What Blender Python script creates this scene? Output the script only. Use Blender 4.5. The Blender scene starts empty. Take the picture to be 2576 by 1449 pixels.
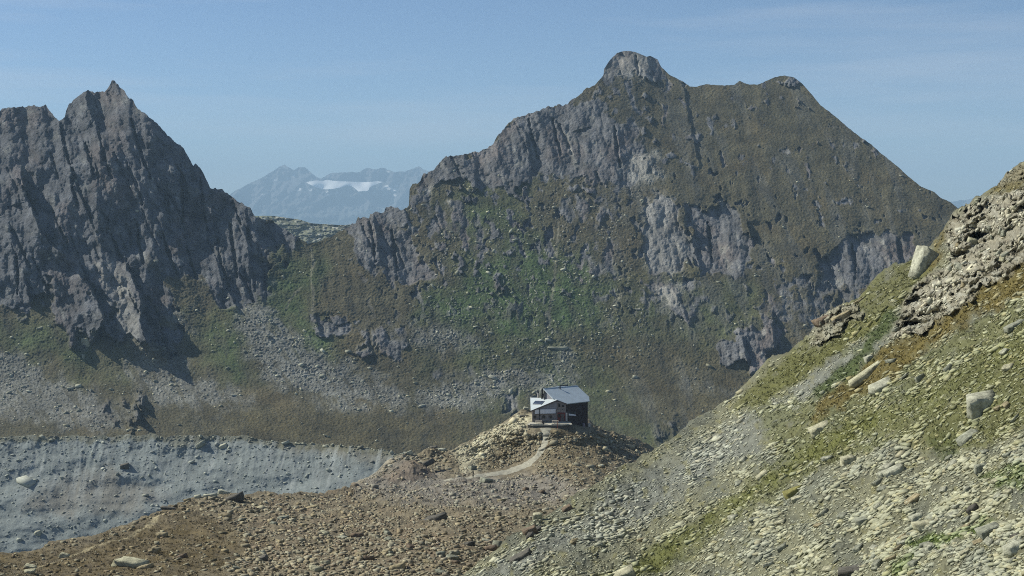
import bpy, bmesh, math, random
import numpy as np
from mathutils import Vector, Matrix

scn = bpy.context.scene
COL = scn.collection
R = math.radians

# ------------------------------------------------------------------ camera, sky, sun
F, CX, HOR = 3539.0, 1288.0, 540.0         # survey units: focal length, centre column, eye-level row
cam_d = bpy.data.cameras.new('camera')
cam = bpy.data.objects.new('camera', cam_d); COL.objects.link(cam)
cam.location = (0, 0, 0); cam.rotation_euler = (R(90), 0, 0)
cam_d.sensor_fit = 'HORIZONTAL'
cam_d.angle = 2 * math.atan(1288 / F)
cam_d.shift_y = (540 - 724.5) / 2576
cam_d.clip_start = 1.0; cam_d.clip_end = 60000
scn.camera = cam

SUN_DIR = Vector((-0.74, 0.28, 0.61)).normalized()
SUN_EL = math.asin(SUN_DIR.z); SUN_AZ = math.atan2(SUN_DIR.x, SUN_DIR.y)   # clockwise from +Y
w = bpy.data.worlds.new('World'); scn.world = w; w.use_nodes = True
nt = w.node_tree; nt.nodes.clear()
sky = nt.nodes.new('ShaderNodeTexSky'); sky.sky_type = 'NISHITA'
sky.sun_disc = False; sky.sun_elevation = SUN_EL; sky.sun_rotation = SUN_AZ
sky.altitude = 2900; sky.air_density = 1.0; sky.dust_density = 0.0; sky.ozone_density = 2.5
bg = nt.nodes.new('ShaderNodeBackground'); bg.inputs['Strength'].default_value = 0.070
out = nt.nodes.new('ShaderNodeOutputWorld')
def wnode(t, **k):
    x = nt.nodes.new(t)
    for a, b in k.items(): setattr(x, a, b)
    return x
tc = wnode('ShaderNodeTexCoord'); mp_ = wnode('ShaderNodeMapping'); mp_.inputs['Scale'].default_value = (1.1, 1.1, 13)
cn = wnode('ShaderNodeTexNoise'); cn.inputs['Scale'].default_value = 2.2; cn.inputs['Detail'].default_value = 5; cn.inputs['Roughness'].default_value = 0.55
cr_ = wnode('ShaderNodeValToRGB'); cr_.color_ramp.elements[0].position = .44; cr_.color_ramp.elements[1].position = .74
cr_.color_ramp.elements[0].color = (0, 0, 0, 1); cr_.color_ramp.elements[1].color = (.42, .42, .42, 1)
tint = wnode('ShaderNodeMix', data_type='RGBA', blend_type='MULTIPLY'); tint.inputs[0].default_value = 1.0
tint.inputs[7].default_value = (.98, 1.04, 1.10, 1)
cirrus = wnode('ShaderNodeMix', data_type='RGBA'); cirrus.inputs[7].default_value = (8.0, 8.2, 8.8, 1)     # thin high cloud
nt.links.new(tc.outputs['Generated'], mp_.inputs['Vector']); nt.links.new(mp_.outputs[0], cn.inputs['Vector']); nt.links.new(cn.outputs['Fac'], cr_.inputs[0])
nt.links.new(sky.outputs[0], tint.inputs[6]); nt.links.new(cr_.outputs[0], cirrus.inputs[0]); nt.links.new(tint.outputs[2], cirrus.inputs[6])
nt.links.new(cirrus.outputs[2], bg.inputs[0]); nt.links.new(bg.outputs[0], out.inputs[0])

sun_d = bpy.data.lights.new('sun', 'SUN'); sun_d.energy = 5.0; sun_d.angle = R(0.5); sun_d.color = (1.0, 0.95, 0.82)
sun = bpy.data.objects.new('sun', sun_d); COL.objects.link(sun)
sun.rotation_euler = (-SUN_DIR).to_track_quat('-Z', 'Y').to_euler(); sun.location = (-300, 100, 400)

scn.view_settings.view_transform = 'Standard'; scn.view_settings.look = 'None'
scn.view_settings.exposure = 0.36; scn.view_settings.gamma = 1.0
scn.view_settings.use_curve_mapping = False
scn.cycles.volume_bounces = 0
scn.cycles.max_bounces = 4
scn.cycles.use_denoising = False
scn.cycles.filter_width = 1.0

# ------------------------------------------------------------------ noise
rng = np.random.default_rng(11)
PERM = rng.permutation(512).astype(np.int64)
ANG = rng.random(512) * 2 * np.pi
GX, GY = np.cos(ANG), np.sin(ANG)

def perlin(x, y, seed=0):
    x = np.asarray(x, float); y = np.asarray(y, float)
    xi = np.floor(x).astype(np.int64); yi = np.floor(y).astype(np.int64)
    fx = x - xi; fy = y - yi
    u = fx * fx * fx * (fx * (fx * 6 - 15) + 10); v = fy * fy * fy * (fy * (fy * 6 - 15) + 10)
    s = seed * 57
    def g(ix, iy, dx, dy):
        h = PERM[(PERM[(ix + s) & 511] + iy + s * 3) & 511]
        return GX[h] * dx + GY[h] * dy
    a = g(xi, yi, fx, fy); b = g(xi + 1, yi, fx - 1, fy)
    c = g(xi, yi + 1, fx, fy - 1); d = g(xi + 1, yi + 1, fx - 1, fy - 1)
    return 1.5 * ((a + (b - a) * u) * (1 - v) + (c + (d - c) * u) * v)

def fbm(x, y, o=4, seed=0, gain=0.5):
    t = 0; a = 1.0; n = 0
    for i in range(o):
        t = t + a * perlin(x * 2.03 ** i, y * 2.03 ** i, seed + i); n += a; a *= gain
    return t / n

def ridged(x, y, o=3, seed=0, gain=0.5):
    t = 0; a = 1.0; n = 0
    for i in range(o):
        t = t + a * (1 - 2.2 * np.abs(perlin(x * 2.07 ** i, y * 2.07 ** i, seed + i))); n += a; a *= gain
    return t / n

def facets(x, y, seed=0, g=1.0, k=1.3):
    """broken rock: blocks with plane faces of random tilt that meet in cracks, about -0.6 .. 0.9"""
    xi = np.floor(x).astype(np.int64); yi = np.floor(y).astype(np.int64); best = np.full(x.shape, -9.0); s = seed * 91
    for i in (-1, 0, 1):
        for j in (-1, 0, 1):
            h = PERM[(PERM[(xi + i + s) & 511] + yi + j + s * 5) & 511]
            dx = x - (xi + i + .5 + .42 * GX[h]); dy = y - (yi + j + .5 + .42 * GY[h]); h2 = (h * 7 + 13) & 511; h3 = (h * 11 + 5) & 511
            best = np.maximum(best, .5 * GX[h2] + g * (GX[h3] * dx + GY[h3] * dy) - k * (dx * dx + dy * dy))
    return best

def sstep(a, b, x):
    t = np.clip((x - a) / (b - a), 0, 1); return t * t * (3 - 2 * t)

def poly_sd(px, py, poly):
    """signed distance (positive inside)"""
    n = len(poly); inside = np.zeros(px.shape, bool); d2 = np.full(px.shape, 1e18)
    for i in range(n):
        x1, y1 = poly[i]; x2, y2 = poly[(i + 1) % n]
        ex, ey = x2 - x1, y2 - y1
        t = np.clip(((px - x1) * ex + (py - y1) * ey) / max(ex * ex + ey * ey, 1e-9), 0, 1)
        d2 = np.minimum(d2, (px - x1 - t * ex) ** 2 + (py - y1 - t * ey) ** 2)
        if y1 != y2:
            c = ((y1 > py) != (y2 > py)) & (px < (x2 - x1) * (py - y1) / (y2 - y1) + x1)
            inside ^= c
    d = np.sqrt(d2)
    return np.where(inside, d, -d)

def region(px, py, poly, soft=14, rag=18, freq=40, seed=3):
    xs = [p[0] for p in poly]; ys = [p[1] for p in poly]; m = soft + rag + 8
    sel = (px > min(xs) - m) & (px < max(xs) + m) & (py > min(ys) - m) & (py < max(ys) + m)
    r = np.zeros(px.shape)
    if sel.any():
        a, b = px[sel], py[sel]
        sd = poly_sd(a, b, poly) + rag * 1.6 * fbm(a / freq, b / freq, 4, seed)
        r[sel] = sstep(-soft, soft, sd)
    return r

def line_region(px, py, pts, widths, soft=3, rag=3, freq=20, seed=5):
    """ribbon around a polyline with a width at each point"""
    pts = np.array(pts, float); W = np.array(widths, float); m = W.max() + soft + rag + 4
    sel = (px > pts[:, 0].min() - m) & (px < pts[:, 0].max() + m) & (py > pts[:, 1].min() - m) & (py < pts[:, 1].max() + m)
    r = np.zeros(px.shape)
    if not sel.any(): return r
    a, b = px[sel], py[sel]; best = np.full(a.shape, -1e9)
    for i in range(len(pts) - 1):
        e = pts[i + 1] - pts[i]
        t = np.clip(((a - pts[i, 0]) * e[0] + (b - pts[i, 1]) * e[1]) / (e @ e), 0, 1)
        d = np.hypot(a - pts[i, 0] - t * e[0], b - pts[i, 1] - t * e[1])
        best = np.maximum(best, W[i] * (1 - t) / 2 + W[i + 1] * t / 2 - d)
    best = best + rag * 1.5 * fbm(a / freq, b / freq, 3, seed)
    r[sel] = sstep(-soft, soft, best)
    return r

def tps(pts):
    """thin-plate spline of log distance over control points (px, py, Y)"""
    P = np.array(pts, float); x = P[:, 0] / 1000; y = P[:, 1] / 400; n = len(P)
    def k(r2): return np.where(r2 > 1e-12, 0.5 * r2 * np.log(r2 + 1e-20), 0)
    A = np.zeros((n + 3, n + 3)); A[:n, :n] = k((x[:, None] - x) ** 2 + (y[:, None] - y) ** 2) + np.eye(n) * 1e-4
    A[:n, n] = 1; A[:n, n + 1] = x; A[:n, n + 2] = y; A[n:, :n] = A[:n, n:].T
    b = np.zeros(n + 3); b[:n] = np.log(P[:, 2]); c = np.linalg.solve(A, b)
    def f(px, py):
        X = px / 1000; Yy = py / 400; t = c[n] + c[n + 1] * X + c[n + 2] * Yy
        for i in range(n): t = t + c[i] * k((X - x[i]) ** 2 + (Yy - y[i]) ** 2)
        return np.exp(t)
    return f

def lerp3(c0, c1, m):
    return c0 + (np.asarray(c1) - c0) * m[..., None]

# ------------------------------------------------------------------ objects
def link(o, parent=None):
    COL.objects.link(o)
    if parent: o.parent = parent
    return o

def mesh_np(name, V, Fc, mat, parent=None, cols=None, smooth=False):
    """V (n,3), Fc (m,k) with k 3 or 4"""
    me = bpy.data.meshes.new(name); V = np.ascontiguousarray(V, np.float32); Fc = np.ascontiguousarray(Fc, np.int32)
    me.vertices.add(len(V)); me.vertices.foreach_set('co', V.ravel())
    k = Fc.shape[1]; me.loops.add(Fc.size); me.loops.foreach_set('vertex_index', Fc.ravel())
    me.polygons.add(len(Fc)); me.polygons.foreach_set('loop_start', np.arange(0, Fc.size, k, dtype=np.int32))
    if smooth: me.polygons.foreach_set('use_smooth', np.ones(len(Fc), bool))
    me.update(calc_edges=True)
    if cols is not None:
        a = me.attributes.new('albedo', 'FLOAT_COLOR', 'POINT')
        c = np.ones((len(V), 4), np.float32); c[:, :3] = cols; a.data.foreach_set('color', c.ravel())
    me.materials.append(mat)
    return link(bpy.data.objects.new(name, me), parent)

def struct(o, kind='structure'):
    o['kind'] = kind; return o

def tag(o, label, cat, group=None):
    o['label'] = label; o['category'] = cat
    if group: o['group'] = group
    return o

# ------------------------------------------------------------------ materials
def new_mat(name):
    m = bpy.data.materials.new(name); m.use_nodes = True
    n = m.node_tree; b = n.nodes['Principled BSDF']
    return m, n, b

def terrain_mat(name, sc1, sc2, var=0.35, bump=0.5, bdist=1.0, rough=0.92):
    """albedo from the surveyed ground cover, broken up by two 3D noises; bump from the fine one"""
    m, n, b = new_mat(name); L = n.links
    at = n.nodes.new('ShaderNodeAttribute'); at.attribute_name = 'albedo'
    tc = n.nodes.new('ShaderNodeTexCoord')
    def noise(sc, det=6):
        x = n.nodes.new('ShaderNodeTexNoise'); x.inputs['Scale'].default_value = sc
        x.inputs['Detail'].default_value = det; x.inputs['Roughness'].default_value = 0.65
        L.new(tc.outputs['Object'], x.inputs['Vector']); return x
    n1, n2 = noise(sc1), noise(sc2)
    mr = n.nodes.new('ShaderNodeMapRange'); mr.inputs[1].default_value = 0.3; mr.inputs[2].default_value = 0.7
    mr.inputs[3].default_value = 1 - var; mr.inputs[4].default_value = 1 + var
    L.new(n1.outputs['Fac'], mr.inputs[0])
    mr2 = n.nodes.new('ShaderNodeMapRange'); mr2.inputs[1].default_value = 0.3; mr2.inputs[2].default_value = 0.7
    mr2.inputs[3].default_value = 1 - var * .8; mr2.inputs[4].default_value = 1 + var * .8
    L.new(n2.outputs['Fac'], mr2.inputs[0])
    mu = n.nodes.new('ShaderNodeMath'); mu.operation = 'MULTIPLY'
    L.new(mr.outputs[0], mu.inputs[0]); L.new(mr2.outputs[0], mu.inputs[1])
    vm = n.nodes.new('ShaderNodeVectorMath'); vm.operation = 'SCALE'
    L.new(at.outputs['Color'], vm.inputs[0]); L.new(mu.outputs[0], vm.inputs['Scale'])
    L.new(vm.outputs[0], b.inputs['Base Color'])
    b.inputs['Roughness'].default_value = rough; b.inputs['Specular IOR Level'].default_value = 0.15
    if bump:
        bp = n.nodes.new('ShaderNodeBump'); bp.inputs['Strength'].default_value = bump; bp.inputs['Distance'].default_value = bdist
        L.new(n2.outputs['Fac'], bp.inputs['Height']); L.new(bp.outputs[0], b.inputs['Normal'])
    return m

def plain_mat(name, c, rough=0.8, var=0.15, sc=3.0, metal=0.0, spec=0.3, bump=0.0):
    m, n, b = new_mat(name); L = n.links
    tc = n.nodes.new('ShaderNodeTexCoord'); x = n.nodes.new('ShaderNodeTexNoise')
    x.inputs['Scale'].default_value = sc; x.inputs['Detail'].default_value = 5
    L.new(tc.outputs['Object'], x.inputs['Vector'])
    r = n.nodes.new('ShaderNodeValToRGB')
    r.color_ramp.elements[0].position = 0.3; r.color_ramp.elements[1].position = 0.7
    r.color_ramp.elements[0].color = (*[v * (1 - var) for v in c], 1); r.color_ramp.elements[1].color = (*[min(1, v * (1 + var)) for v in c], 1)
    L.new(x.outputs['Fac'], r.inputs[0]); L.new(r.outputs[0], b.inputs['Base Color'])
    b.inputs['Roughness'].default_value = rough; b.inputs['Metallic'].default_value = metal; b.inputs['Specular IOR Level'].default_value = spec
    if bump:
        bp = n.nodes.new('ShaderNodeBump'); bp.inputs['Strength'].default_value = bump; bp.inputs['Distance'].default_value = 0.05
        L.new(x.outputs['Fac'], bp.inputs['Height']); L.new(bp.outputs[0], b.inputs['Normal'])
    return m

M_MTN = terrain_mat('mountain_cover', 0.03, 0.30, 0.38, 0.9, 3.0)
M_FAR = terrain_mat('far_cover', 0.001, 0.005, 0.25, 0.3, 40)
M_MOR = terrain_mat('moraine_cover', 0.06, 0.5, 0.16, 0.6, 0.8)
M_GRD = terrain_mat('ground_cover', 0.15, 2.2, 0.28, 0.8, 0.35)
M_HIL = terrain_mat('hillside_cover', 0.3, 3.5, 0.28, 0.8, 0.25)
M_STONE = terrain_mat('stone', 1.2, 8.0, 0.22, 0.0, 0.08)
M_BOULD = terrain_mat('weathered_boulder', 1.6, 5.0, 0.42, 0.7, 0.12)
M_PATH = plain_mat('trodden_grit', (0.30, 0.29, 0.23), 0.95, 0.25, 1.6, bump=0.4)

# ------------------------------------------------------------------ sheets of land
class Sheet:
    """land seen from the survey station: columns of constant bearing, rows from the near edge up to the crest"""
    def __init__(s, x0, x1, dx, base, crest, rows, knee=None):
        s.x = np.arange(x0, x1 + dx, dx); s.dx = dx; s.n = rows
        s.base = base(s.x) if callable(base) else np.full(s.x.shape, float(base))
        s.top = crest(s.x)
        t = np.linspace(0, 1, rows)[:, None]; s.k = .86 if knee else 1.0
        s.mid = knee(s.x) if knee else s.top                       # below the knee all columns share their rows
        s.PX = np.repeat(s.x[None], rows, 0)
        s.PY = np.where(t <= s.k, s.base + (s.mid - s.base) * (t / s.k), s.mid + (s.top - s.mid) * ((t - s.k) / max(1 - s.k, 1e-9)))
        s.Y = None; s.cols = None; s.dZ = None
    def integrate(s, Y0, tan):
        """walk up each column with the given ground steepness"""
        Y = np.zeros(s.PX.shape); Y[0] = Y0; e = (HOR - s.PY) / F; T = tan(s.PX, s.PY)
        for i in range(1, s.n):
            de = e[i] - e[i - 1]
            Y[i] = Y[i - 1] * np.exp(np.clip(de / np.maximum(T[i] - 0.5 * (e[i] + e[i - 1]), 0.06), -.05, .05))
        s.Y = Y
    def points(s):
        Z = (HOR - s.PY) / F * s.Y
        return np.stack([(s.PX - CX) / F * s.Y, s.Y, Z if s.dZ is None else Z + s.dZ], -1)
    def build(s, name, mat, back, smooth=False, split=None):
        """back: list of (dY, dz) rows behind the crest"""
        P = s.points(); rows = [P]; c = [s.cols]
        for dy, dz in back:
            q = P[-1].copy(); q[:, 0] *= 1 + dy / q[:, 1]; q[:, 1] += dy; q[:, 2] += dz
            rows.append(q[None]); c.append(s.cols[-1:])
        fr = P[0].copy(); fr[:, 1] -= 2; fr[:, 2] -= 150; rows.insert(0, fr[None]); c.insert(0, s.cols[:1])
        P = np.concatenate(rows); Cc = np.concatenate(c); nr, nc = P.shape[:2]
        s.N = None
        res = []
        for k, (nm, a, b) in enumerate(split or [(name, 0, nc)]):
            b = min(b, nc); w = b - a; Q = P[:, a:b].reshape(-1, 3); idx = np.arange(nr * w).reshape(nr, w)
            fc = np.stack([idx[:-1, :-1], idx[:-1, 1:], idx[1:, 1:], idx[1:, :-1]], -1).reshape(-1, 4)
            res.append(struct(mesh_np(nm, Q, fc, mat, cols=Cc[:, a:b].reshape(-1, 3), smooth=smooth)))
        return res
    def row(s, i, py, fx=0):
        b = s.base[i] * (1 - fx) + s.base[np.minimum(i + 1, len(s.x) - 1)] * fx; m = s.mid[i] * (1 - fx) + s.mid[np.minimum(i + 1, len(s.x) - 1)] * fx; t = s.top[i] * (1 - fx) + s.top[np.minimum(i + 1, len(s.x) - 1)] * fx
        q = np.where(py >= m, (py - b) / (m - b) * s.k, s.k + (py - m) / np.where(np.abs(t - m) < 1e-6, -1, t - m) * (1 - s.k))
        return np.clip(q, 0, 1) * (s.n - 1)
    def sample(s, px, py):
        """world point and upward normal under survey coordinates"""
        px = np.asarray(px, float); py = np.asarray(py, float)
        fx = np.clip((px - s.x[0]) / s.dx, 0, len(s.x) - 2); i = fx.astype(int); fx = fx - i
        fy = s.row(i, py, fx); j = np.clip(fy.astype(int), 0, s.n - 2); fy = fy - j
        if s.N is None:
            P = s.points(); du = np.gradient(P, axis=1); dv = np.gradient(P, axis=0); N = np.cross(du, dv)
            N /= np.linalg.norm(N, axis=-1, keepdims=True); s.N = N; s.P = P
        def bl(A):
            a, b = (fx, fy) if A.ndim == 2 else (fx[..., None], fy[..., None])
            return (A[j, i] * (1 - a) + A[j, i + 1] * a) * (1 - b) + (A[j + 1, i] * (1 - a) + A[j + 1, i + 1] * a) * b
        return bl(s.P), bl(s.N)
    def colour(s, px, py):
        i = np.clip(((np.asarray(px) - s.x[0]) / s.dx).astype(int), 0, len(s.x) - 1)
        j = s.row(i, np.asarray(py)).astype(int)
        return s.cols[j, i]

def crest(pts, jag=0.0, freq=9, seed=1):
    P = np.array(pts, float)
    def f(x):
        y = np.interp(x, P[:, 0], P[:, 1])
        return y + jag * fbm(x / freq, x * 0 + .3, 3, seed)
    return f

def step(px, py, pts, depth, wl=90, wr=110, rag=5, seed=2):
    """a rib of rock: stands forward to the left of the line and drops away in a wall on its right"""
    P = np.array(pts, float); y = P[:, 1]
    xl = np.interp(py, y, P[:, 0]); h = y[-1] - y[0]
    fade = sstep(y[0] - .12 * h, y[0] + .10 * h, py) * (1 - sstep(y[-1] - .08 * h, y[-1] + .10 * h, py))
    d = px - xl + rag * fbm(px / 14, py / 22, 3, seed)
    left = np.exp(np.minimum(d, 0) / wl); right = -np.exp(-np.maximum(d, 0) / wr)
    k = sstep(-2.5, 2.5, d)
    return depth * fade * (left * (1 - k) + right * k * 0.8)

# ================================================================== MOUNTAINS
MTN = [(-600, 330), (-300, 290), (-120, 300), (0, 278), (12, 273), (45, 270), (50, 268), (90, 266), (115, 265), (122, 275), (135, 290), (148, 302), (153, 300), (163, 293),
 (166, 278), (172, 264), (185, 253), (195, 243), (205, 238), (215, 228), (222, 226), (232, 229), (238, 234), (250, 232), (263, 231), (270, 225), (277, 214),
 (281, 205), (287, 204), (297, 211), (305, 222), (320, 240), (335, 254), (345, 270), (370, 290), (395, 310), (415, 332), (437, 354), (448, 362), (460, 372),
 (470, 386), (478, 405), (486, 416), (493, 413), (503, 419), (511, 432), (518, 448), (528, 472), (532, 476), (540, 473), (555, 477), (575, 489), (595, 505),
 (612, 515), (630, 523), (637, 536), (644, 547), (660, 551), (681, 553), (701, 567), (726, 584), (749, 597), (774, 612), (794, 608), (829, 597), (861, 580), (879, 567),
 (894, 561), (901, 546), (919, 548), (929, 548), (931, 537), (944, 533), (966, 534), (971, 522), (996, 519), (1009, 528), (1024, 522), (1030, 512), (1028.5, 487),
 (1030, 474), (1038, 462), (1056, 457), (1066, 437), (1084, 433), (1101, 417), (1111, 402), (1124, 392), (1156, 393), (1181, 384), (1216, 379), (1226, 374),
 (1241, 362), (1250, 342), (1270, 319), (1288, 303), (1295, 296), (1338, 284), (1385, 268), (1425, 262), (1438, 250), (1450, 245), (1475, 222), (1495, 213),
 (1518, 190), (1519.5, 173), (1533, 153), (1553, 132), (1570, 128), (1593, 129), (1610, 135), (1627, 143), (1635, 140), (1655, 150), (1663, 168), (1680, 185),
 (1700, 197), (1718, 205), (1735, 218), (1750, 218), (1775, 212), (1815, 215), (1848, 213), (1860, 203), (1885, 213), (1905, 213), (1932, 202), (1950, 193),
 (1975, 190), (1998, 195), (2015, 208), (2040, 235), (2065, 265), (2100, 292), (2130, 318), (2160, 342), (2192, 363), (2214, 384), (2252, 414), (2289, 447),
 (2317, 469), (2352, 484), (2367, 498), (2389, 507), (2414, 528), (2480, 590), (2600, 690), (2900, 860)]
_mt = crest(MTN, 0)
def mt_crest(x):
    j = np.where(x < 780, 6.5, np.where(x < 1520, 7.0, 1.8))
    return _mt(x) + j * fbm(x / 11, x * 0 + .3, 3, 1)
def mt_knee(x):
    y = _mt(np.arange(x[0] - 200, x[-1] + 200, 4.0)); k = 15; y = np.max([np.roll(y, q) for q in range(-k, k + 1)], 0); y = np.convolve(np.pad(y, 20, 'edge'), np.ones(41) / 41, 'valid')
    return np.interp(x, np.arange(x[0] - 200, x[-1] + 200, 4.0), y) + 45
mt = Sheet(-480, 2640, 1.6, 1300, mt_crest, 760, mt_knee)
px, py = mt.PX, mt.PY

# --- ground cover
ROCK = [
 ([(-700, 200), (120, 200), (290, 150), (480, 330), (560, 440), (640, 520), (705, 570), (745, 600), (700, 630), (676, 690), (665, 725), (605, 790), (560, 775), (530, 725),
   (470, 690), (420, 700), (440, 760), (440, 850), (420, 880), (360, 850), (310, 860), (230, 840), (150, 830), (110, 770), (60, 790), (0, 780), (-700, 820)], 1.0),
 ([(1030, 480), (1100, 400), (1220, 360), (1300, 280), (1420, 250), (1500, 250), (1600, 330), (1640, 420), (1560, 470), (1470, 455), (1340, 445), (1240, 480), (1190, 475), (1130, 445), (1060, 500), (1035, 520)], 1.0),
 ([(1500, 200), (1533, 140), (1593, 110), (1665, 140), (1700, 200), (1690, 240), (1640, 190), (1560, 185), (1520, 215)], 1.0),
 ([(885, 565), (930, 530), (1000, 515), (1030, 580), (1065, 660), (1110, 700), (1050, 725), (960, 690), (885, 650)], 1.0),
 ([(1730, 525), (1800, 512), (1885, 560), (1897, 615), (1870, 695), (1780, 690), (1740, 640)], 1.0),
 ([(1605, 530), (1650, 480), (1690, 490), (1712, 560), (1745, 620), (1735, 650), (1690, 695), (1635, 690), (1612, 640), (1625, 570)], 1.0),
 ([(2085, 620), (2200, 580), (2300, 590), (2290, 665), (2180, 730), (2085, 705)], .9),
 ([(1800, 850), (1870, 835), (1920, 800), (1965, 810), (1972, 870), (1900, 930), (1815, 905)], 1.0),
 ([(788, 805), (870, 790), (895, 812), (885, 835), (800, 838)], 1.0),
 ([(900, 825), (1015, 822), (1035, 860), (1000, 900), (920, 885)], .8),
 ([(1650, 720), (1740, 710), (1770, 750), (1740, 800), (1660, 790)], .8),
 ([(1480, 650), (1530, 610), (1580, 640), (1565, 690), (1490, 685)], .7),
 ([(1930, 720), (2080, 680), (2230, 730), (2060, 820), (1940, 800)], .65),
 ([(1255, 1000), (1320, 965), (1345, 1000), (1310, 1050), (1265, 1040)], .5),
 ([(1395, 500), (1470, 480), (1560, 500), (1545, 545), (1450, 560), (1400, 540)], .55),
 ([(1090, 520), (1170, 500), (1240, 560), (1200, 620), (1110, 600)], .5),
 ([(260, 1000), (350, 980), (380, 1040), (340, 1090), (270, 1060)], .3),
 ([(1080, 905), (1180, 900), (1240, 930), (1160, 960), (1070, 950)], .35),
 ([(1620, 1060), (1700, 1050), (1740, 1090), (1650, 1110)], .3),
]
rock = np.zeros(px.shape)
for i, (p, s_) in enumerate(ROCK): rock = np.maximum(rock, s_ * region(px, py, p, 16 if i == 0 else 10, 46 if i == 0 else 26, 70 if i == 0 else 46, 3 + i))
# rock breaks out of the grass in streaks, grass ledges lie in the rock
lean = 0.28
uu = px - lean * py; vv = py + lean * px
nz = fbm(uu / 34, vv / 60, 5, 21)
rock = np.clip(rock + (nz - 0.12) * 1.7 * sstep(0.02, .5, rock) * (1 - sstep(.75, 1., rock)), 0, 1)
ledge = sstep(0.16, 0.42, fbm(uu / 70, vv / 90, 4, 31)) * np.where(px < 800, .35 + .65 * sstep(560, 760, py), .55)
rock = rock * (1 - ledge * sstep(0.2, 1, rock) * .85)
crag = sstep(.12, .30, fbm(uu / 26, vv / 34, 4, 41) + .35 * fbm(px / 170, py / 110, 2, 43) - .15 * sstep(1640, 1760, px) * sstep(680, 520, py)) * sstep(930, 640, py) * sstep(820, 1000, px)
rock = np.maximum(rock, crag * .8)

SCREE = [
 ([(-600, 880), (30, 880), (110, 930), (240, 990), (330, 1050), (250, 1085), (100, 1060), (-600, 1080)], .95),
 ([(350, 880), (440, 900), (500, 950), (560, 960), (620, 1010), (500, 1040), (400, 1020), (330, 960), (300, 900)], .9),
 ([(600, 775), (660, 750), (690, 790), (740, 840), (800, 880), (860, 920), (930, 970), (1000, 1010), (900, 1025), (760, 1000), (680, 960), (640, 910), (600, 850)], 1.0),
 ([(640, 740), (690, 720), (660, 790), (610, 800)], .7),
 ([(820, 870), (900, 920), (970, 960), (1080, 1010), (1200, 1010), (1000, 1030), (900, 990)], .9),
 ([(1030, 820), (1090, 810), (1180, 840), (1200, 870), (1120, 880), (1050, 870)], .8),
 ([(1060, 985), (1160, 950), (1260, 925), (1370, 930), (1420, 975), (1330, 985), (1250, 1005), (1160, 1040), (1080, 1030)], .9),
 ([(1375, 880), (1435, 880), (1445, 960), (1360, 960)], .85),
 ([(1590, 400), (1650, 380), (1665, 440), (1640, 470), (1580, 450)], .8),
 ([(400, 740), (440, 760), (470, 800), (480, 840), (430, 810)], .8),
 ([(1560, 440), (1640, 470), (1660, 520), (1600, 560), (1570, 500)], .45),
 ([(1700, 930), (1780, 960), (1830, 990), (1780, 985), (1700, 960)], .5),
]
scree = np.zeros(px.shape)
for i, (p, s_) in enumerate(SCREE): scree = np.maximum(scree, s_ * region(px, py, p, 26, 30, 44, 51 + i))
scree *= 1 - .85 * sstep(.0, .25, fbm(px / 40 - py / 70, py / 60, 5, 77)) * sstep(1.05, .6, scree)
scree *= 1 - .6 * sstep(.15, .35, fbm((px - .7 * py) / 22, (py + .7 * px) / 90, 4, 78))
GREEN = [
 ([(1060, 790), (1100, 720), (1200, 640), (1330, 600), (1480, 660), (1560, 770), (1500, 840), (1350, 860), (1190, 850), (1110, 830)], 1.0),
 ([(700, 640), (785, 630), (790, 790), (830, 880), (850, 920), (780, 870), (690, 770), (665, 720)], .9),
 ([(520, 800), (600, 790), (620, 900), (590, 940), (520, 900), (470, 830)], .75),
 ([(1130, 470), (1340, 450), (1320, 560), (1200, 640), (1120, 560)], .7),
 ([(1080, 900), (1350, 860), (1480, 920), (1560, 1000), (1700, 1100), (1500, 1100), (1300, 950), (1100, 970)], .6),
 ([(80, 800), (230, 850), (280, 950), (160, 940), (0, 870), (-300, 870), (-300, 810)], .6),
 ([(1560, 700), (1900, 700), (1900, 830), (1700, 860), (1560, 820)], .45),
 ([(1180, 1000), (1290, 985), (1260, 1060), (1180, 1050)], .6)]
green = np.zeros(px.shape)
for i, (p, s_) in enumerate(GREEN): green = np.maximum(green, s_ * region(px, py, p, 70, 60, 90, 91 + i))
ochre = np.maximum(region(px, py, [(560, 1030), (800, 1040), (1000, 1060), (1250, 1060), (1250, 1110), (600, 1110)], 25, 20, 80, 7),
                   .6 * region(px, py, [(1450, 870), (1800, 900), (1900, 960), (1800, 1060), (1500, 960)], 40, 30, 80, 9))
ochre = np.maximum(ochre, .7 * region(px, py, [(1990, 600), (2130, 620), (2080, 700), (1960, 680)], 30, 25, 60, 10))

softL = region(px, py, ROCK[0][0], 110, 0, 40, 1); softA = region(px, py, ROCK[1][0], 110, 0, 40, 1)
# --- relief (metres towards the valley along each bearing)
mt.integrate(1180 + 0 * mt.x, lambda a, b: np.where(b > 1000, .30, np.where(b > 900, .30 + (1000 - b) / 100 * .3, .60)) + .34 * softL + .16 * softA
             )
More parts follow.
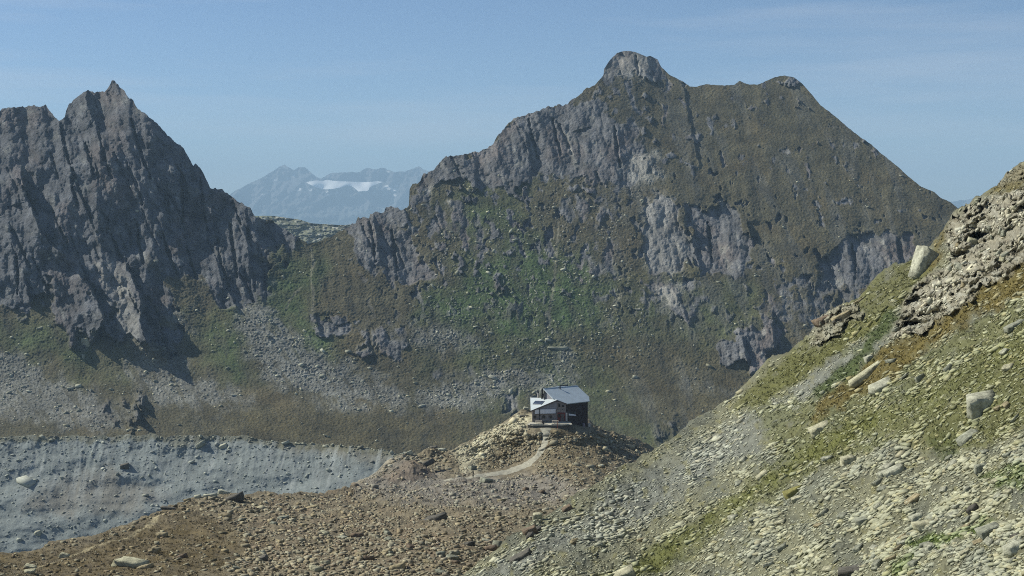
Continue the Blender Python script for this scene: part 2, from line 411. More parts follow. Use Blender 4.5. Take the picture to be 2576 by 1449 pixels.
# neighbouring bearings settle to a common slope: smooth at constant elevation, then read back
yr = np.linspace(1300, 100, 601); G = np.zeros((601, len(mt.x)))
for i in range(len(mt.x)): G[:, i] = np.interp(-yr, -mt.PY[:, i], np.log(mt.Y[:, i]))
over = yr[:, None] < mt.top[None] - 1                        # above the crest: carry the slope on
slope_up = .115 / 100
for i in range(len(mt.x)):
    q = over[:, i]; G[q, i] = np.log(mt.Y[-1, i]) + (mt.top[i] - yr[q]) * slope_up / 2.2
for _ in range(3):
    pad = np.pad(G, ((0, 0), (16, 16)), 'edge'); cs = np.cumsum(np.pad(pad, ((0, 0), (1, 0))), 1); G = (cs[:, 33:] - cs[:, :-33]) / 33
for i in range(len(mt.x)): mt.Y[:, i] = np.exp(np.interp(-mt.PY[:, i], -yr, G[:, i]))
d = np.zeros(px.shape)
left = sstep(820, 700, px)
big = ridged(uu / 150, vv / 430, 2, 101) * 15 + fbm(px / 420, py / 420, 2, 103) * 40
mid = ridged(uu / 64, vv / 190, 2, 111) * 6 + facets(uu / 60, vv / 105, 111, 1.3) * 9 + facets(uu / 26 + .3 * perlin(uu / 40, vv / 40, 9), vv / 44, 113, 1.4) * 5.5 + facets(uu / 12, vv / 19, 115, 1.4) * 2.8
fine = facets(px / 6.5, py / 8, 121, 1.3) * 1.3 + fbm(px / 5, py / 6, 2, 123) * .8
rk = sstep(0, .8, rock); mid = mid - 7.0
d += big * (.18 + .82 * rk) * (.6 + .4 * left) + mid * rk * (.62 + .38 * left) + fine * rk
wq = px - .16 * (py - 300) + 26 * fbm(px / 120, py / 90, 3, 130)
runnel = ridged(wq / 80, py / 330, 2, 131)
d += (1 - rk) * (runnel * 3.0 * sstep(1000, 700, py) + fbm(px / 26, py / 20, 3, 133) * 1.8 + fbm(px / 6, py / 5, 2, 135) * 1.2 + (1.0 - .75 * sstep(1500, 1700, px) * sstep(700, 560, py)) * np.maximum(facets(px / 9, py / 7, 136), .25) * sstep(0, .3, fbm(px / 60, py / 50, 2, 138)))
lump = np.maximum(fbm(px / 7, py / 6, 2, 137), 0)
d += scree * lump * 2.6
STEPS = [([(55, 440), (66, 492), (90, 545), (100, 575), (122, 612), (165, 640)], 26, 60, 130), ([(200, 688), (226, 722), (248, 762), (262, 800), (240, 850)], 20, 50, 70),
 ([(322, 680), (343, 720), (357, 757), (355, 800), (362, 845), (392, 880), (420, 902)], 30, 60, 120), ([(217, 215), (222, 263), (237, 302), (250, 330)], 12, 50, 60),
 ([(398, 440), (412, 495), (413, 545), (420, 590)], 8, 60, 70), ([(440, 420), (455, 480), (458, 560)], 6, 40, 50), ([(522, 460), (530, 500), (538, 560), (545, 620)], 9, 50, 60),
 ([(620, 540), (622, 600), (628, 660), (640, 730)], 7, 60, 60), ([(436, 540), (446, 590), (452, 640)], 6, 40, 50), ([(62, 690), (72, 740), (84, 765)], 8, 40, 40),
 ([(150, 300), (158, 350), (190, 450), (228, 545)], 4, 40, 40), ([(220, 350), (230, 420), (238, 445)], 4, 30, 30), ([(180, 440), (192, 505), (196, 520)], 4, 30, 30),
 ([(560, 700), (580, 740), (600, 780)], 7, 40, 40), ([(1884, 560), (1890, 590), (1897, 620)], 9, 60, 50), ([(1944, 790), (1946, 830), (1952, 880)], 10, 50, 40),
 ([(1192, 440), (1196, 460), (1200, 478)], 7, 40, 30), ([(1322, 340), (1330, 380), (1340, 430)], 7, 60, 60), ([(1745, 600), (1752, 640), (1765, 690)], 6, 40, 50),
 ([(1870, 850), (1876, 880), (1884, 920)], 8, 40, 40), ([(940, 545), (950, 600), (960, 660)], 6, 40, 40), ([(2255, 600), (2262, 640), (2268, 680)], 7, 50, 40),
 ([(1720, 215), (1740, 320), (1760, 420)], 4, 90, 90), ([(1630, 142), (1634, 165), (1640, 185)], 3, 20, 20), ([(790, 790), (800, 815), (806, 838)], 5, 20, 80)]
for i, (p, D, wl, wr) in enumerate(STEPS):
    d += step(px, py, p, D, wl, wr, 7, 141 + i)
GUL = [[(178, 440), (185, 480), (194, 522)], [(216, 360), (227, 400), (237, 445)], [(150, 302), (163, 370), (188, 450), (218, 520), (230, 550)], [(455, 420), (458, 480), (461, 545)], [(505, 450), (512, 520), (522, 580)], [(410, 590), (425, 640), (446, 690)],
       [(345, 560), (352, 620), (362, 660)], [(280, 590), (300, 640), (312, 660)], [(40, 640), (46, 690), (44, 740)], [(545, 600), (556, 660), (574, 720)], [(580, 560), (590, 640), (596, 700)], [(470, 620), (486, 680), (500, 720)], [(245, 320), (262, 390), (282, 450)], [(330, 300), (352, 380), (380, 450)],
       [(1330, 300), (1340, 350), (1352, 400)], [(1390, 300), (1400, 350), (1412, 390)], [(1546, 320), (1552, 370), (1560, 420)], [(1600, 140), (1602, 160), (1606, 185)], [(930, 560), (940, 610), (944, 660)], [(985, 580), (992, 630), (1000, 680)], [(1780, 560), (1786, 610), (1790, 660)], [(2140, 610), (2150, 650), (2152, 700)]]
rg = np.random.default_rng(3)
for i in range(46):
    x0, y0 = (rg.uniform(-40, 640), rg.uniform(320, 760)) if i < 32 else (rg.uniform(900, 1660), rg.uniform(240, 640)); L = rg.uniform(40, 130)
    GUL.append([(x0, y0), (x0 + .24 * L + rg.uniform(-6, 6), y0 + .5 * L), (x0 + .40 * L + rg.uniform(-10, 10), y0 + L)])
for i, g_ in enumerate(GUL):
    wd_ = rg.uniform(4, 9); d -= line_region(px, py, g_, [3] + [wd_] * (len(g_) - 2) + [3], 2.5, 4, 14, 700 + i) * rk * (12 if i < 22 else rg.uniform(4, 10))
mt.Y = mt.Y - d
gully = np.exp(-np.maximum(0, (px - 783 + 6 * fbm(py / 30, py * 0, 2, 9))) / 60) * (px > 783) * sstep(620, 660, py) * (1 - sstep(760, 830, py))
mt.Y -= gully * 3

# --- albedo
c = np.zeros(px.shape + (3,)); tone = fbm(px / 60, py / 40, 4, 151); sp = fbm(px / 7, py / 7, 3, 153)
c[:] = (.076, .070, .042)
c = lerp3(c, (.105, .085, .045), sstep(-.1, .5, fbm(px / 130, py / 80, 3, 155)) * .5)
c = lerp3(c, (.056, .086, .033), np.clip(green * (.95 + .6 * tone), 0, 1))
c = lerp3(c, (.092, .078, .036), np.clip(ochre * (.8 + .9 * tone), 0, 1) * .5)
wd_ = px + .25 * py; c = lerp3(c, (.095, .097, .085), sstep(.0, .35, fbm((px - .35 * py) / 46, (py + .35 * px) / 210, 4, 181)) * .55 * sstep(1400, 1700, px)); c = lerp3(c, (.052, .052, .040), sstep(.05, .4, fbm((px - .3 * py) / 30, (py + .3 * px) / 90, 4, 183)) * .5)
c = lerp3(c, (.165, .17, .155), np.clip(scree * (.85 + .5 * sp), 0, 1))
rc = np.zeros_like(c); rc[:] = (.105, .108, .112); rc = lerp3(rc, (.125, .105, .095), sstep(0, .5, fbm(px / 110, py / 110, 3, 157)) * .7)
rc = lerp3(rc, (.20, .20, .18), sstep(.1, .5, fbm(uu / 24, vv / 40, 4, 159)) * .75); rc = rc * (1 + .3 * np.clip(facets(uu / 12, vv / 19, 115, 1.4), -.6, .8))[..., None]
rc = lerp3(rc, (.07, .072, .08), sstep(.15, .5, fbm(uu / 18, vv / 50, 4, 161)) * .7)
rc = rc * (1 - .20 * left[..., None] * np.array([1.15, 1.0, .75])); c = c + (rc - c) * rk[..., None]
PALE = [([(1605, 530), (1650, 480), (1690, 490), (1712, 560), (1745, 620), (1735, 650), (1690, 695), (1635, 690), (1612, 640), (1625, 570)], .32), ([(240, 660), (310, 655), (330, 720), (350, 800), (340, 860), (300, 830), (290, 760), (250, 700)], .35),
        ([(1590, 400), (1650, 380), (1665, 440), (1640, 470), (1580, 450)], .6), ([(1525, 180), (1540, 150), (1600, 135), (1650, 160), (1640, 190), (1560, 200)], .35), ([(1655, 720), (1720, 715), (1710, 770), (1660, 780)], .6)]
for i, (p, s_) in enumerate(PALE): c = lerp3(c, (.31, .305, .27), s_ * region(px, py, p, 12, 18, 24, 171 + i) * (.6 + .5 * rk))
# boulders strewn over the pastures, one or two survey units each
spk = np.zeros(px.shape)
dens = .35 * region(px, py, [(1060, 560), (1400, 480), (1620, 560), (1620, 900), (1250, 900), (1080, 850)], 40, 40, 60, 201) + .3 * scree + .5 * region(px, py, [(1060, 985), (1160, 930), (1260, 905), (1460, 900), (1480, 985), (1250, 1005), (1120, 1060)], 30, 20, 40, 203)
q = fbm(px / 5.5, py / 5, 2, 205) + .5 * fbm(px / 40, py / 40, 2, 207)
spk = sstep(.62 - .55 * np.clip(dens, 0, .6), .80 - .5 * np.clip(dens, 0, .6), q) * (1 - rk) * sstep(0.02, .1, dens)
c = lerp3(c, (.34, .335, .29), spk * .85); mt.Y -= spk * 1.6
for p, wd in [([(765, 715), (745, 735), (730, 755), (718, 780)], [3, 5, 7, 3]), ([(783, 625), (789, 660), (781, 700), (790, 745), (786, 780), (793, 805)], [2, 6, 4, 7, 4, 8]), ([(1405, 560), (1395, 700), (1380, 800)], [4, 8, 4]), ([(1560, 740), (1545, 770)], [14, 18])]:
    c = lerp3(c, (.22, .21, .16), line_region(px, py, p, wd, 2, 3, 14, 211) * .5)
c *= (1 + .22 * sp + .18 * tone)[..., None]
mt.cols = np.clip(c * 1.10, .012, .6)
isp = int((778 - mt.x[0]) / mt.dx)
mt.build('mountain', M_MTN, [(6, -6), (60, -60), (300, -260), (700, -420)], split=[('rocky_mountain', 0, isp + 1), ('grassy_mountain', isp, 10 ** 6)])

# ================================================================== DISTANT HILL IN THE GAP
hl = Sheet(560, 1000, 2.0, 660, crest([(500, 548), (659, 543), (689, 543), (709, 546), (756, 553), (784, 562), (819, 564), (859, 566), (940, 560), (1100, 556)], 1.0, 12), 90)
hl.integrate(3300 + 0 * hl.x, lambda a, b: .42 + 0 * a)
a, b = hl.PX, hl.PY
hl.Y -= 30 * fbm(a / 40, b / 14, 4, 221) + 10 * ridged(a / 12, b / 5, 2, 222)
cc = np.zeros(a.shape + (3,)); cc[:] = (.16, .17, .12); cc = lerp3(cc, (.42, .42, .37), sstep(.12, .35, fbm(a / 14, b / 5, 3, 223)))
cc = lerp3(cc, (.10, .12, .07), sstep(.0, .5, fbm(a / 30, b / 10, 3, 224)) * .6); hl.cols = cc
hl.build('hill', M_MTN, [(60, -60), (500, -500)])

# ================================================================== FAR RANGE AND GLACIER
FARP = [(-900, 560), (300, 540), (520, 520), (560, 500), (600, 475), (644, 454), (669, 442), (691, 427), (704, 419), (714, 414), (726, 419), (739, 428), (751, 421), (766, 419), (776, 429), (794, 444), (809, 449),
 (829, 437), (844, 434), (869, 434), (906, 432), (921, 422), (944, 426), (961, 421), (976, 427), (994, 433), (1019, 431), (1044, 422), (1054, 418), (1066, 427), (1120, 440), (1300, 480), (1800, 520), (2300, 518), (2397, 506), (2432, 502), (2457, 496), (2520, 500), (3500, 530)]
fa = Sheet(-900, 3400, 3.0, 640, crest(FARP, 3.0, 9, 6), 110)
fa.integrate(26000 + 0 * fa.x, lambda a, b: .55 + 0 * a)
a, b = fa.PX, fa.PY
fa.Y -= ridged(a / 60, b / 60, 4, 231) * 420 + ridged(a / 14, b / 16, 2, 233) * 80
cc = np.zeros(a.shape + (3,)); cc[:] = (.12, .12, .125); cc = lerp3(cc, (.07, .09, .06), sstep(500, 580, b) * .6)
for (x, y, r) in [(694, 452, 3), (753, 476, 3.5), (798, 482, 3), (824, 482, 3), (828, 491, 2.5), (848, 485, 3), (883, 486, 1.5), (972, 470, 4), (980, 474, 4), (992, 478, 4), (998, 468, 3), (993, 492, 3), (723, 449, 3), (739, 441, 3), (661, 490, 2), (977, 433, 2.5), (782, 478, 3)]:
    cc = lerp3(cc, (.8, .8, .8), sstep(r + 1, r - 1, np.hypot((a - x) / 1.5, (b - y)) + 2.0 * fbm(a / 4, b / 3, 2, 235)))
fa.cols = cc
fa.build('far_mountains', M_FAR, [(400, -400), (2000, -2200)])
GLA = [(770, 459.5), (781, 456), (799, 453.5), (809, 456), (821, 452.5), (844, 455.5), (881, 457), (919, 458.5), (939, 457), (948, 455.5), (963, 458), (951, 462), (937, 467), (930, 471), (926, 480), (901, 481.5), (893, 474), (884, 468), (872, 466), (861, 471), (838, 475), (816, 476.5), (794, 471), (779, 464)]
M_ICE = plain_mat('glacier_snow', (.92, .93, .94), .8, .06, .004)
gx, gy = np.meshgrid(np.arange(764, 970, 1.5), np.arange(450, 484, 0.75))
ok = poly_sd(gx, gy, GLA) > -0.6
gp, gn = fa.sample(gx, gy)
gY = gp[..., 1]; k5 = np.ones(9) / 9
for _ in range(3):
    gY = np.apply_along_axis(lambda r: np.convolve(np.pad(r, 4, 'edge'), k5, 'valid'), 1, gY)
    gY = np.apply_along_axis(lambda r: np.convolve(np.pad(r, 4, 'edge'), k5, 'valid'), 0, gY)
gY = gY - 300
GP = np.stack([(gx - CX) / F * gY, gY, (HOR - gy) / F * gY], -1)
idx = np.arange(gx.size).reshape(gx.shape)
fc = np.stack([idx[:-1, :-1], idx[1:, :-1], idx[1:, 1:], idx[:-1, 1:]], -1)
keep = ok[:-1, :-1] & ok[1:, :-1] & ok[1:, 1:] & ok[:-1, 1:]
used = np.unique(fc[keep]); remap = -np.ones(gx.size, int); remap[used] = np.arange(len(used))
V1 = GP.reshape(-1, 3)[used]; V2 = V1 * (1 + 700 / V1[:, 1:2]); f1 = remap[fc[keep]]
struct(mesh_np('glacier', np.concatenate([V1, V2]), np.concatenate([f1, f1[:, ::-1] + len(used)]), M_ICE, smooth=True))

# ================================================================== MORAINE
mo = Sheet(-600, 1500, 2.0, 1480, crest([(-600, 1100), (0, 1099), (60, 1096), (150, 1098), (300, 1097), (380, 1094), (420, 1098), (470, 1092), (560, 1096), (620, 1097), (660, 1108), (720, 1112), (850, 1120), (1000, 1137), (1130, 1150), (1300, 1170), (1500, 1200)], 9, 34, 8), 300)
mo.Y = tps([(-600, 1100, 740), (0, 1099, 740), (300, 1097, 742), (620, 1097, 740), (850, 1120, 725), (1000, 1137, 712), (1130, 1150, 705), (1500, 1200, 690), (0, 1390, 672), (600, 1260, 697), (-600, 1390, 672), (300, 1330, 683), (900, 1230, 690), (300, 1200, 714), (1500, 1400, 650), (0, 1480, 655), (700, 1480, 655)])(mo.PX, mo.PY)
a, b = mo.PX, mo.PY
mo.Y -= 4 * fbm(a / 120, b / 70, 3, 241) + .7 * ridged((a + .2 * b) / 34, b / 120, 3, 243) * sstep(1300, 1120, b) + .15 * fbm(a / 12, b / 10, 3, 245)
up = sstep(1180, 1100, b)
mo.Y -= up * .45 * ridged(a / 16, b / 16, 2, 247); cr_b = sstep(10, 0, b - mo.top[None] - 9 - 12 * fbm(a / 34, a * 0, 3, 248))
lm = sstep(.38, .6, fbm(a / 8, b / 7, 2, 249)); mo.Y -= .5 * lm
cc = np.zeros(a.shape + (3,)); cc[:] = (.195, .222, .218)
cc = lerp3(cc, (.20, .195, .17), .8 * region(a, b, [(80, 1240), (180, 1200), (260, 1180), (330, 1220), (420, 1250), (330, 1290), (200, 1290), (60, 1290)], 25, 25, 50, 251))
cc = lerp3(cc, (.15, .14, .105), np.clip(region(a, b, [(640, 1080), (1600, 1080), (1600, 1260), (1000, 1170), (860, 1150), (720, 1130)], 22, 20, 50, 253), 0, 1) * .75)
cc = lerp3(cc, (.13, .13, .09), cr_b * .75); cc = lerp3(cc, (.15, .15, .11), .7 * region(a, b, [(420, 1100), (480, 1098), (500, 1120), (440, 1130)], 10, 8, 20, 254))
cc = lerp3(cc, (.29, .31, .29), lm * .6); cc = lerp3(cc, (.30, .325, .315), sstep(.05, .4, fbm((a + .25 * b) / 16, b / 190, 3, 256)) * sstep(1330, 1180, b) * .55); cc = lerp3(cc, (.12, .135, .135), sstep(.1, .4, fbm((a + .25 * b) / 20, b / 90, 3, 258)) * sstep(1240, 1110, b) * .5)
cc *= (1 + .12 * fbm(a / 60, b / 30, 4, 255) + .12 * fbm(a / 7, b / 6, 2, 257))[..., None]
mo.cols = cc
mo.build('moraine', M_MOR, [(8, -4), (30, -30), (150, -120)])

# ================================================================== GROUND: THE RIDGE WITH THE HUT
GRC = [(-500, 1440), (0, 1389), (87, 1382), (130, 1367), (175, 1360), (217, 1352), (262, 1337), (312, 1317), (362, 1302), (400, 1284), (437, 1272), (475, 1260), (512, 1253), (550, 1245), (575, 1240), (600, 1248), (644, 1245), (694, 1249), (761, 1239), (819, 1239), (876, 1235),
 (891, 1216), (926, 1199), (969, 1169), (999, 1150), (1026, 1141), (1064, 1144), (1089, 1134), (1114, 1133), (1136, 1134), (1169, 1114), (1219, 1087), (1260, 1064), (1300, 1039), (1318, 1030), (1334, 1028), (1400, 1030), (1470, 1042), (1484, 1054), (1501, 1062), (1550, 1087), (1600, 1102), (1653, 1132), (1800, 1215), (2200, 1450)]
gr = Sheet(-480, 2100, 2.0, 1720, crest(GRC, 2.5, 10, 12), 420)
gY = tps([(-500, 1440, 150), (0, 1389, 178), (300, 1322, 212), (475, 1260, 268), (575, 1240, 292), (760, 1239, 315), (876, 1235, 335), (1000, 1150, 402), (1089, 1134, 417), (1136, 1134, 414), (1219, 1087, 424), (1324, 1030, 432), (1484, 1056, 430), (1600, 1102, 440), (1653, 1132, 442),
 (1340, 1077, 406.5), (1410, 1078, 406.5), (1470, 1090, 410), (1290, 1185, 388), (1370, 1150, 394), (1100, 1212, 362), (1200, 1205, 372), (1480, 1160, 378), (1480, 1230, 322), (1330, 1330, 222), (1200, 1400, 175), (1400, 1250, 318), (0, 1449, 150), (400, 1449, 150), (800, 1449, 151), (1150, 1449, 153),
 (0, 1720, 105), (700, 1720, 104), (1400, 1720, 125), (1700, 1449, 300), (2100, 1600, 300), (600, 1340, 205), (900, 1330, 215), (1100, 1320, 222), (1550, 1120, 420), (1600, 1180, 395), (900, 1400, 172), (200, 1410, 170)])(gr.PX, gr.PY)
a, b = gr.PX, gr.PY; sc = gY / 200
pad_m = region(a, b, [(1310, 1056), (1490, 1048), (1490, 1100), (1320, 1100)], 8, 0, 30, 0)
gr.Y = gY - sc * (1 - .85 * pad_m) * (1.2 * fbm(a / 150, b / 45, 3, 261) + .55 * fbm(a / 34, b / 13, 3, 263) + .34 * fbm(a / 9, b / 5, 3, 265)) * 1.5
wx, wy = (a - CX) / F * gr.Y, gr.Y
quiet = (1 - .93 * pad_m) * (1 - .8 * line_region(a, b, [(1372, 1077), (1370, 1118), (1325, 1169), (1225, 1196)], [30, 26, 36, 40], 10, 0, 30, 0))
gr.dZ = quiet * (1.5 * fbm(wx / 16, wy / 26, 3, 601) + .9 * np.maximum(fbm(wx / 5.5, wy / 7, 3, 603), -.1) + .45 * facets(wx / 2.2, wy / 2.6, 605) * sstep(-.1, .3, fbm(wx / 9, wy / 14, 2, 607)) + .15 * fbm(wx / .8, wy / .9, 2, 609)) * np.clip(gr.Y / 300, .5, 1.1)
tl = (1098 - 1035) * (b - 1160) - (1195 - 1160) * (a - 1035); tl = tl / 72.0       # a ledge on the small knoll, steep to its upper right
gr.dZ += 2.6 * np.exp(-(((a - 1040) / 48) ** 2 + ((b - 1188) / 22) ** 2)) * sstep(-1.5, 1.5, tl) + 1.6 * np.exp(-(((a - 1088) / 26) ** 2 + ((b - 1145) / 9) ** 2)) + 1.3 * np.exp(-(((a - 1240) / 30) ** 2 + ((b - 1120) / 30) ** 2))
PATH = [(1372, 1077), (1374, 1092), (1370, 1118), (1354, 1146), (1325, 1169), (1280, 1187), (1225, 1196), (1170, 1204), (1110, 1211)]
PATHW = [26, 20, 16, 16, 22, 26, 22, 17, 5]
cc = np.zeros(a.shape + (3,)); cc[:] = (.185, .160, .108)
och = np.maximum(region(a, b, [(-500, 1380), (120, 1370), (300, 1330), (420, 1290), (480, 1280), (560, 1320), (640, 1370), (560, 1449), (300, 1520), (-500, 1520)], 55, 44, 60, 271), .45 * region(a, b, [(1360, 1130), (1400, 1085), (1480, 1100), (1560, 1150), (1500, 1190), (1440, 1230), (1370, 1190)], 20, 18, 40, 272))
och = np.maximum(och, .7 * region(a, b, [(1250, 1110), (1300, 1090), (1310, 1120), (1280, 1160), (1260, 1170), (1230, 1185), (1190, 1185)], 10, 12, 22, 273))
och = np.maximum(och, .6 * region(a, b, [(1370, 1085), (1440, 1080), (1450, 1100), (1390, 1105)], 8, 6, 22, 274))
rust = region(a, b, [(640, 1240), (860, 1240), (980, 1290), (1180, 1330), (1230, 1370), (1150, 1449), (600, 1449), (640, 1330)], 40, 40, 60, 275) * .6
cc = lerp3(cc, (.185, .14, .09), rust * sstep(-.2, .4, fbm(a / 45, b / 22, 3, 276)))
cc = lerp3(cc, (.112, .088, .044), och * (.65 + .35 * sstep(-.4, .4, fbm(a / 30, b / 14, 3, 277))))
cc = lerp3(cc, (.43, .41, .29), .9 * region(a, b, [(1140, 1135), (1230, 1085), (1300, 1045), (1345, 1050), (1310, 1090), (1280, 1110), (1250, 1150), (1220, 1185), (1160, 1190)], 10, 8, 22, 278) * (1 - och))
cc = lerp3(cc, (.20, .19, .17), .7 * region(a, b, [(890, 1215), (1000, 1165), (1150, 1200), (1400, 1200), (1500, 1230), (1420, 1260), (1250, 1280), (1050, 1260), (900, 1240)], 20, 20, 50, 279))
cc = lerp3(cc, (.15, .115, .085), .6 * region(a, b, [(960, 1195), (1050, 1165), (1090, 1195), (1040, 1215), (980, 1220)], 10, 6, 30, 280))
cc = lerp3(cc, (.33, .29, .18), .7 * line_region(a, b, [(412, 1292), (380, 1318), (340, 1340), (280, 1362), (215, 1385), (150, 1405), (60, 1432), (-60, 1450)], [6, 12, 6, 4, 4, 3, 3, 3], 2, 2, 16, 281))
cc = lerp3(cc, (.33, .30, .21), .6 * line_region(a, b, [(760, 1310), (830, 1285), (900, 1272), (970, 1272)], [3, 4, 4, 2], 1.5, 1.5, 16, 282))
cc = lerp3(cc, (.10, .085, .06), sstep(.05, .4, fbm(a / 26, b / 9, 4, 286)) * .6); cc *= (1 + .25 * fbm(a / 20, b / 10, 4, 283) + .20 * fbm(a / 5, b / 4, 2, 285))[..., None]
cc = lerp3(cc, (.34, .31, .235), .75 * line_region(a, b, [(892, 1219), (930, 1198), (972, 1170), (1010, 1150), (1040, 1150), (1075, 1172)], [8, 12, 12, 9, 7, 4], 3, 3, 18, 289))  # sunlit crest of the small knoll, painted in as a pale band
gr.cols = np.clip(cc, .02, .6); gr.hg = np.clip(och * 1.2, 0, 1)
gr.build('ground', M_GRD, [(6, -3), (25, -18), (120, -110)])
# footpath: a trodden strip laid on the ridge
pp = np.array(PATH, float); ts = np.linspace(0, len(pp) - 1, 160); pc = np.stack([np.interp(ts, range(len(pp)), pp[:, i]) for i in (0, 1)], 1)
for _ in range(6): pc[1:-1] = .25 * pc[:-2] + .5 * pc[1:-1] + .25 * pc[2:]
pw = np.interp(ts, range(len(pp)), PATHW) * (1 + .5 * fbm(ts * 2.6, ts * 0, 3, 287)) / 2
base_p, base_n = gr.sample(pc[:, 0], pc[:, 1])
rows = []
for s_ in np.linspace(-1, 1, 9):
    # across the strip: mostly sideways on the ground
    tang = np.gradient(pc, axis=0); tang /= np.linalg.norm(tang, axis=1, keepdims=True)
    qx = pc[:, 0] + s_ * pw * np.abs(tang[:, 1]) ** .5 ; qy = pc[:, 1] - s_ * np.sign(tang[:, 1]) * 0 + s_ * pw * .34 * np.abs(tang[:, 0]) * -np.sign(tang[:, 0])
    P_, N_ = gr.sample(qx, np.minimum(qy, 1700)); P_ = P_ + N_ * (.10 * (1 - s_ * s_) + .02); rows.append(P_)
PV = np.stack(rows, 1); idx = np.arange(PV.shape[0] * 9).reshape(-1, 9)
fc = np.stack([idx[:-1, :-1], idx[:-1, 1:], idx[1:, 1:], idx[1:, :-1]], -1).reshape(-1, 4)
struct(mesh_np('footpath', PV.reshape(-1, 3), fc, M_PATH))

# ================================================================== HILLSIDE ON THE RIGHT
HIC = [(850, 1660), (1000, 1545), (1150, 1449), (1200, 1408), (1238, 1378), (1330, 1326), (1400, 1280), (1480, 1228), (1560, 1175), (1640, 1132), (1660, 1121), (1700, 1098), (1730, 1070), (1800, 1021), (1850, 988), (1905, 934), (1932, 910), (1982, 890), (2032, 842), (2049, 817), (2082, 779), (2157, 748), (2177, 733), (2182, 721), (2207, 694), (2257, 659), (2289, 651),
 (2340, 620), (2369, 587), (2394, 543), (2417, 528), (2464, 499), (2507, 467), (2522, 447), (2537, 423), (2557, 408), (2576, 398), (2700, 330), (2900, 240), (3100, 180), (3500, 30), (3900, -130)]
hi = Sheet(860, 3800, 2.0, 1760, crest(HIC, 4.0, 13, 14), 620)
a, b = hi.PX, hi.PY
Ys = np.interp(hi.x, [860, 1150, 1200, 1330, 1480, 1640, 1800, 2100, 2400, 2576, 3080, 3800], [130, 150, 157, 172, 195, 240, 275, 245, 205, 188, 150, 120])
smooth_top = crest(HIC)(hi.x); kk = np.ones(41) / 41
smooth_top = np.convolve(np.pad(smooth_top, 20, 'reflect', reflect_type='odd'), kk, 'valid')
hY = 1 / (1 / Ys + np.maximum(b - smooth_top, -8) / F / 25.0)
sc = hY / 120
OUT = np.zeros(a.shape)
for i, (p, s_) in enumerate([([(2400, 545), (2470, 505), (2600, 470), (2600, 640), (2540, 690), (2470, 720), (2400, 690), (2380, 600)], 1), ([(2300, 710), (2380, 670), (2450, 660), (2500, 690), (2440, 760), (2360, 810), (2300, 850), (2240, 845), (2260, 790)], 1), ([(2040, 830), (2080, 780), (2160, 755), (2165, 800), (2100, 850), (2050, 870)], .8), ([(2500, 470), (2545, 410), (2600, 400), (2600, 440), (2530, 470)], .5)]):
    OUT = np.maximum(OUT, s_ * region(a, b, p, 10, 14, 30, 301 + i))
q = (b + .42 * a) / 15 + 1.1 * fbm(a / 45, b / 40, 3, 311)
stair = np.floor(q) + sstep(.55, .95, q - np.floor(q)) - q
dsp = 1.8 * (1 - .8 * sstep(.15, .75, OUT)) * fbm(a / 230, b / 160, 3, 313) + .9 * fbm(a / 60, b / 45, 3, 315) + .5 * fbm((a + .5 * b) / 16, (b + .4 * a) / 9, 3, 317) + .2 * fbm(a / 6, b / 5, 2, 319)
qs = (b + .34 * a) / 30 + 1.0 * fbm(a / 60, b / 50, 3, 311) + .25 * fbm(a / 14, b / 12, 2, 312)
fr_ = qs - np.floor(qs); b_st = b + ((np.floor(qs) + sstep(.70, 1.0, fr_)) - qs + .5) * 30
Y_st = 1 / (1 / Ys + np.maximum(b_st - smooth_top, -8) / F / 25.0)
wall = facets((a + .3 * b) / 44, (b + .35 * a) / 17, 325, 1.2) * 1.5 + facets((a + .3 * b) / 19, (b + .35 * a) / 8, 327, 1.3) * .8 + fbm(a / 6, b / 4, 2, 329) * .3
OW = sstep(.15, .75, OUT); hY = hY * (1 - OW) + (Y_st - wall) * OW
for (x, y, rx, ry, dp) in [(2472, 600, 34, 24, 9), (2420, 645, 30, 16, 8), (2350, 790, 34, 12, 5), (2395, 555, 18, 9, 4), (2300, 815, 24, 9, 4)]:
    dsp = dsp - dp * np.exp(-(((a - x) / rx) ** 2 + ((b - y) / ry) ** 2) ** 2)
hi.Y = hY - sc * dsp
wx, wy = (a - CX) / F * hi.Y, hi.Y
hi.dZ = (1 - .85 * OUT) * 1.1 * fbm(wx / 9, wy / 26, 3, 611) + .5 * fbm(wx / 3.2, wy / 9, 3, 613) + .22 * facets(wx / 1.1, wy / 2.4, 615) * sstep(-.2, .3, fbm(wx / 6, wy / 16, 2, 617)) + .10 * fbm(wx / .5, wy / .8, 2, 619)
